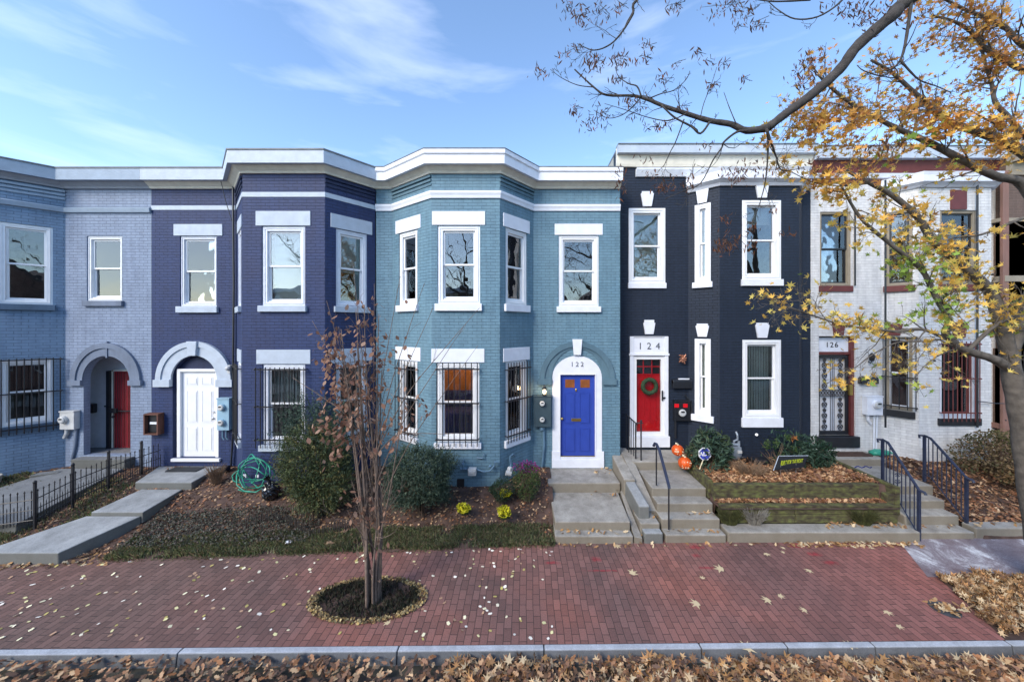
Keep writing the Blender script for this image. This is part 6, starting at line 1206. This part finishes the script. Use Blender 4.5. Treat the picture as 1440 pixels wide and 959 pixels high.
# street tree on the right, yellow star-shaped leaves
D_ = 5.6
def pw_(L_, Y=D_, dy=0): return [W(p[0], p[1], (p[2] if len(p) > 2 else Y) ) for p in L_]
rg = random.Random(14); tb = Vector((WX(1478, 5.6), 5.6, 0)); t = Tree('street_tree', tb, 'grey-barked street tree with yellow and orange star leaves at the right edge', 'tree', 'bark_grey')
trunk = [tb + Vector((0, 0, -.05)), W(1462, 760, D_), W(1446, 660, D_), W(1436, 590, D_), W(1424, 530, D_), W(1421, 490, D_), W(1450, 420, D_), W(1490, 320, 5.5), W(1520, 180, 5.3), W(1540, 20, 5.2), W(1550, -120, 5.2)]
P, rs = t.limb(trunk, .165, .06, 'trunk', 14)
arms = [
 ([(1426, 535), (1412, 470), (1395, 415), (1380, 397), (1345, 367), (1313, 340), (1290, 305), (1255, 275), (1223, 258), (1190, 240)], .105, .02, 5.6, 5.2),
 ([(1428, 525), (1400, 506), (1355, 491), (1330, 470), (1334, 450), (1315, 415), (1295, 378), (1258, 348), (1215, 312), (1193, 280), (1180, 255)], .075, .012, 5.6, 5.0),
 ([(1355, 491), (1325, 474), (1295, 463), (1262, 466), (1230, 463), (1188, 458), (1162, 450), (1130, 439), (1105, 430), (1082, 418)], .030, .006, 5.5, 5.0),
 ([(1370, 495), (1335, 478), (1300, 480), (1260, 482), (1225, 500), (1205, 515), (1185, 524)], .018, .004, 5.5, 5.2),
 ([(1362, 492), (1385, 470), (1405, 455), (1430, 440), (1450, 425)], .03, .02, 5.5, 5.4),
 ([(1350, 488), (1320, 500), (1300, 515), (1285, 532)], .012, .004, 5.5, 5.3),
 ([(1490, 320), (1460, 240), (1440, 217), (1400, 195), (1343, 175), (1318, 160), (1305, 148), (1285, 130), (1255, 103), (1225, 85)], .085, .015, 5.5, 5.0),
 ([(1480, 340), (1440, 262), (1400, 248), (1355, 226), (1305, 200), (1270, 185), (1240, 170), (1200, 148), (1168, 123), (1150, 105)], .075, .012, 5.5, 4.9),
 ([(1520, 190), (1470, 205), (1440, 190), (1418, 165), (1400, 145), (1395, 120), (1390, 105), (1383, 80), (1378, 50)], .05, .012, 5.3, 5.1),
 ([(1525, 150), (1480, 110), (1440, 98), (1412, 85), (1385, 68), (1365, 45), (1340, 30), (1310, 22)], .055, .012, 5.3, 4.9),
 ([(1535, 100), (1480, 80), (1440, 66), (1415, 40), (1385, 25), (1355, 13), (1330, 0), (1300, -15)], .045, .012, 5.2, 4.8),
 ([(1500, 290), (1460, 300), (1425, 312), (1380, 330), (1340, 335), (1300, 350)], .035, .006, 5.5, 5.1),
 ([(1305, 148), (1270, 155), (1215, 155), (1170, 145), (1140, 142)], .012, .004, 5.1, 4.8),
 ([(1240, 170), (1200, 178), (1150, 182), (1100, 178)], .012, .004, 5.1, 4.8),
 ([(1168, 123), (1150, 150), (1120, 170), (1095, 200)], .010, .004, 5.0, 4.8),
 ([(1223, 258), (1180, 262), (1140, 255), (1110, 240)], .012, .004, 5.3, 5.0),
 ([(1440, 190), (1400, 175), (1372, 160), (1350, 152), (1320, 148)], .015, .005, 5.3, 5.0),
]
for L_, r0, r1, ya, yb in arms:
    n_ = len(L_) - 1; pts = [W(x, y, ya + (yb - ya) * i / n_) for i, (x, y) in enumerate(L_)]; P, rs = t.limb(pts, r0, r1, 'limb'); t.grow(P, rs, rg, 30 if len(L_) > 7 else 12, .70, .0, .20, 2, 1.0, .6)
t.finish()
tp = np.array([p for p, d in t.tips]); g = np.random.default_rng(8)
pxs = CX + F * tp[:, 0] / tp[:, 1]; pys = CY - F * (tp[:, 2] - HC) / tp[:, 1]
keep = (pys < 560) & (pxs > 1062) & (tp[:, 1] < 7.2) & ~((pxs < 1110) & (pys > 300) & (pys < 360))
q_ = tp[keep]; pyq, pxq = pys[keep], pxs[keep]
PALT = [(.50, .22, .08), (.62, .29, .09), (.76, .40, .10), (.80, .48, .10), (.84, .56, .13), (.78, .62, .16), (.45, .52, .10), (.28, .42, .08)]
for nm, n_, sz, w_ in (('leaves', 2500, .066, np.where(pyq < 215, 1.0, .12)), ('leaves', 2500, .092, np.where(pyq < 150, .04, np.where(pyq < 470, 1.0, .35)) * np.where((pxq < 1160) & (pyq > 300), .35, 1) * np.where((pxq < 1130), .6, 1))):
    idx = g.choice(len(q_), n_, p=w_ / w_.sum()); P = q_[idx] + g.normal(0, .075, (n_, 3)) - np.array([0, 0, .03])
    # orange and russet high in the crown, yellow lower, some branches still green
    grn = np.sin(P[:, 0] * 2.3 + 1.2) + np.sin(P[:, 2] * 3.1 + P[:, 0]) + g.normal(0, .5, n_); hi = P[:, 2] + g.normal(0, .5, n_)
    tn = np.where(hi > 7.2, g.integers(0, 4, n_), np.where(hi > 6.0, g.integers(1, 5, n_), g.integers(3, 6, n_))); tn = np.where((grn > .8) & (hi < 6.4), g.integers(6, 8, n_), tn)
    leaves(nm, P, sz, 'star', PALT, 'leaf', t.o, tilt=1.3, droop=.6, tones=tn, seed=9 + n_, curl=.7)
m = MB()
for k in g.choice(len(q_), 60): p = Vector(q_[k]) - Vector((0, 0, .08)); m.ball(p, .018, seg=6, rings=4); m.tube([p, p + Vector((0, 0, .08))], .002, 3, caps=False)
s_ = m.build('seed_balls', 'bark_dark', t.o)

# oak whose limb crosses the top of the picture; its trunk stands on the near side, right of the camera
rg = random.Random(31); t = Tree('oak_tree', (8.2, 2.6, -.12), 'dark oak limb with russet leaves reaching across the sky from the top', 'tree', 'bark_dark')
trunk = [Vector((8.2, 2.6, -.15)), Vector((8.1, 2.6, 2)), Vector((8.0, 2.7, 5)), Vector((7.6, 2.9, 8)), Vector((7.4, 3.0, 11)), Vector((7.6, 3.1, 14))]
P, rs = t.limb(trunk, .33, .16, 'trunk', 14)
def Lb(L_, r0, r1, ya, yb, part='limb', gr=10, ln=.55, dp=2):
    n_ = len(L_) - 1; pts = [W(x, y, ya + (yb - ya) * i / n_) for i, (x, y) in enumerate(L_)]; P, rs = t.limb(pts, r0, r1, part)
    if gr: t.grow(P, rs, rg, gr, ln, .1, .35, dp, .9, .5)
    return P
main = [Vector((7.6, 2.9, 8.2)), Vector((6.6, 3.5, 9.3))]; n0 = [(1290, -8), (1260, 18), (1230, 43), (1203, 68), (1185, 93), (1163, 115), (1133, 140), (1105, 160), (1080, 180), (1050, 184), (1028, 175), (998, 170), (965, 160), (935, 150), (910, 140), (890, 135), (853, 134), (835, 123), (808, 98)]
pts = main + [W(x, y, 4.4 + .02 * i) for i, (x, y) in enumerate(n0)]
P, rs = t.limb(pts[:11], .085, .048, 'limb', 12); P, rs = t.limb(pts[10:], .048, .008, 'limb', 10); t.grow(P, rs, rg, 12, .5, .05, .3, 1, .9, .4)
Lb([(1052, 184), (1036, 186), (1018, 200), (1015, 208), (1003, 225), (985, 258), (963, 268), (935, 280)], .018, .004, 4.5, 4.8, gr=5)
Lb([(1078, 182), (1080, 195), (1079, 230), (1075, 262), (1065, 297)], .018, .004, 4.5, 4.8, gr=4); Lb([(1078, 182), (1086, 205), (1092, 222), (1100, 240), (1130, 236)], .018, .004, 4.5, 4.8, gr=4)
Lb([(962, 168), (950, 200), (942, 215), (933, 235)], .009, .004, 4.5, 4.7, gr=1); Lb([(930, 148), (948, 165), (972, 178), (985, 188), (998, 172)], .010, .014, 4.5, 4.5, gr=2, ln=.3)
Lb([(1290, -30), (1120, -60), (960, -40), (896, 0), (890, 20), (875, 45), (858, 63), (835, 71), (812, 62)], .03, .004, 4.4, 4.6, gr=5)
Lb([(902, 137), (896, 122), (884, 118), (870, 108), (865, 95)], .012, .003, 4.5, 4.6, gr=3, ln=.3); Lb([(915, 138), (930, 132), (948, 127), (965, 112), (970, 100)], .009, .003, 4.5, 4.6, gr=3, ln=.3); Lb([(900, 139), (885, 155), (870, 164), (853, 166), (835, 155)], .009, .003, 4.5, 4.6, gr=3, ln=.3)
Lb([(835, 123), (812, 120), (790, 110), (774, 98)], .007, .003, 4.7, 4.7, gr=3, ln=.3); Lb([(965, 160), (940, 170), (910, 165), (880, 155), (850, 146)], .009, .003, 4.5, 4.6, gr=2, ln=.3)
Lb([(1035, 174), (1025, 150), (1018, 130)], .007, .003, 4.5, 4.6, gr=0); Lb([(985, 165), (990, 145), (1000, 120), (1008, 95)], .006, .003, 4.5, 4.6, gr=3, ln=.3)
Lb([(1282, -5), (1280, 15), (1273, 62), (1266, 85), (1254, 98), (1240, 107), (1215, 100), (1205, 92)], .022, .004, 4.4, 4.5, gr=5); Lb([(1266, 85), (1282, 103), (1295, 114), (1318, 122), (1338, 131)], .014, .004, 4.4, 4.5, gr=3)
Lb([(1237, 108), (1235, 125), (1232, 145)], .007, .003, 4.5, 4.5, gr=0); Lb([(1294, 114), (1294, 140), (1291, 168)], .005, .003, 4.5, 4.5, gr=0)
Lb([(1200, -20), (1180, 5), (1150, 24), (1118, 27), (1095, 15), (1080, 2)], .014, .004, 4.3, 4.4, gr=4, ln=.4)
Lb([(1140, 0), (1110, 2), (1080, 2), (1040, -5)], .012, .006, 4.3, 4.4, gr=4, ln=.4)
t.finish(); g = np.random.default_rng(17); CL = []
for px, py, n_, sx, sy in [(797, 12, 16, 7, 8), (815, 24, 46, 8, 9), (845, 16, 34, 10, 10), (870, 12, 14, 4, 8), (950, 10, 24, 7, 6), (1025, 12, 60, 20, 8), (1037, 38, 8, 3, 4), (1052, 18, 16, 6, 8), (1065, 34, 12, 7, 5), (794, 78, 14, 6, 4), (835, 88, 60, 8, 8), (812, 70, 14, 8, 4), (757, 104, 16, 8, 5), (870, 84, 40, 7, 6), (905, 84, 16, 7, 6), (907, 66, 14, 5, 5), (808, 155, 22, 6, 6), (828, 175, 26, 7, 7), (845, 160, 18, 5, 8), (880, 143, 16, 8, 4), (920, 180, 22, 8, 4), (933, 115, 20, 6, 7), (950, 95, 8, 5, 4), (980, 78, 12, 5, 5), (1000, 120, 16, 7, 6), (995, 90, 8, 8, 6), (868, 112, 18, 6, 5), (1015, 95, 6, 6, 5), (960, 152, 8, 6, 3), (900, 150, 10, 8, 4), (936, 178, 10, 5, 5), (885, 165, 10, 8, 3), (1044, 115, 6, 4, 5),
  (1128, 105, 60, 10, 10), (1135, 85, 22, 8, 8), (1245, 20, 90, 25, 12), (1195, 12, 50, 20, 8), (1215, 30, 36, 14, 8), (990, 205, 14, 10, 3), (1060, 235, 34, 12, 7), (960, 255, 30, 14, 6), (935, 262, 34, 11, 5), (873, 262, 24, 6, 9), (868, 240, 14, 6, 5), (918, 247, 16, 10, 5), (905, 225, 8, 8, 3), (1030, 250, 28, 10, 5), (1038, 242, 20, 7, 6), (1018, 345, 56, 9, 7), (1030, 338, 24, 8, 6), (1058, 322, 26, 7, 8), (1055, 345, 18, 6, 6), (1020, 308, 12, 4, 4), (1108, 330, 10, 8, 3), (1090, 298, 8, 5, 3), (1250, 205, 34, 12, 5), (1225, 212, 26, 10, 5), (1270, 200, 12, 6, 5), (1145, 230, 22, 9, 6), (1210, 235, 20, 6, 10)]:
    Yc = 4.55 + g.uniform(-.1, .2); cnt = int(n_ * 1.5); pxx = px + g.normal(0, sx, cnt); pyy = py + g.normal(0, sy, cnt); YY = Yc + g.normal(0, .12, cnt); CL.append(np.stack([(pxx - CX) / F * YY, YY, HC - (pyy - CY) / F * YY], 1))
leaves('leaves', np.concatenate(CL), .074, 'lance', [(.12, .055, .035), (.09, .045, .03), (.17, .075, .04), (.24, .09, .045), (.11, .07, .05)], 'leaf', t.o, tilt=1.6, droop=1.2, seed=18, curl=.3)
# fine twigs carry the leaf clusters
t2 = MB(); rg2 = random.Random(3)
for c_ in CL[:33]:
    cc_ = Vector(c_.mean(0))
    for k in range(4): p = Vector(c_[rg2.randrange(len(c_))]); t2.tube([cc_ + Vector((rg2.uniform(.0, .15), 0, rg2.uniform(-.02, .12))), (cc_ + p) / 2 + Vector((0, 0, .03)), p], [.0035, .003, .002], 4, caps=False)
t2.build('twigs', 'bark_dark', t.o)

# ------------------------------------------------------------- across the street: what the panes mirror
def far_house(x0, x1, mat, label, zr, gable):
    o = empty('far_house', ((x0 + x1) / 2, -13, 0), label, 'house', 'houses across the street'); m = MB(); m.box(x0, x1, -21, -13, -.02, zr); m.build('wall', mat, o)
    if gable: xm = (x0 + x1) / 2; m = MB(); m.prism([(x0 - .3, -12.7, zr), (x1 + .3, -12.7, zr), (xm, -12.7, zr + 3)], (0, -8.5, 0)); m.build('roof', 'far_roof', o); m = MB(); m.prism([(x0, -12.68, zr + .05), (x1, -12.68, zr + .05), (xm, -12.68, zr + 2.6)], (0, -.02, 0)); m.build('gable_wall', mat, o)
    else: m = MB(); m.box(x0 - .1, x1 + .1, -21, -12.6, zr, zr + .5); m.build('cornice', 'white_paint', o)
    n = int((x1 - x0) / 2)
    for k in range(n):
        for zz in (1.2, 4.8):
            xc = x0 + (k + .5) * (x1 - x0) / n; m = MB(); m.box(xc - .55, xc + .55, -12.98, -12.94, zz, zz + 1.9); w_ = m.build('window', 'white_vinyl', o); m = MB(); m.box(xc - .45, xc + .45, -12.94, -12.93, zz + .1, zz + .9); m.box(xc - .45, xc + .45, -12.94, -12.93, zz + .98, zz + 1.8); m.build('pane', 'dark_plastic', w_)
far_house(-22, -15.3, 'brick_red', 'red brick house across the street, farthest left of its row', 7, False); far_house(-15, -9, 'far_yellow', 'pale yellow gabled house across the street, left of its row', 6.5, True); far_house(-8.7, -2.5, 'far_cream', 'cream flat-roofed house across the street, middle of its row', 7, False); far_house(-2.2, 4.4, 'brick_red', 'red brick gabled house across the street facing the steps', 5.8, True); far_house(4.7, 11.5, 'far_cream', 'cream gabled house across the street, right of its row', 6, True); far_house(11.8, 20, 'brick_red', 'red brick flat-roofed house across the street, farthest right', 7, False)
for k, (x, y, H_) in enumerate([(-9.5, -7.2, 10), (-4.2, -7.6, 11), (.9, -7.3, 10), (5.5, -7.8, 11), (-14.5, -7.5, 10), (10.5, -7.4, 10.5)]):
    rg = random.Random(100 + k); t = Tree('bare_tree', (x, y, 0), ['bare street tree in front of the pale yellow gabled house', 'bare street tree in front of the cream flat-roofed house', 'bare street tree in front of the red brick gabled house', 'bare street tree in front of the cream gabled house', 'bare street tree between the red brick and yellow houses', 'bare street tree at the right end of the far row'][k], 'tree', 'bark_dark', 'bare street trees across the street')
    P, rs = t.limb([Vector((x, y, -.05)), Vector((x + .1, y, 2)), Vector((x - .1, y, 4.5)), Vector((x + .1, y, 7)), Vector((x, y, H_))], .24, .05, 'trunk', 9)
    for j in range(14):
        i = int(len(P) * (.25 + .045 * j)); a = rg.uniform(0, 6.28); d = Vector((math.cos(a), math.sin(a) * .6, .55)).normalized(); L_ = rg.uniform(2.2, 3.8); p = P[min(i, len(P) - 2)]; q = [p, p + d * L_ * .35, p + d * L_ * .7 + Vector((0, 0, .35)), p + d * L_ + Vector((0, 0, .9))]; Q, qr = t.limb(q, .07, .015, 'limb', 6); t.grow(Q, qr, rg, 16, 1.7, .2, .2, 1, 1.0)
    t.finish()
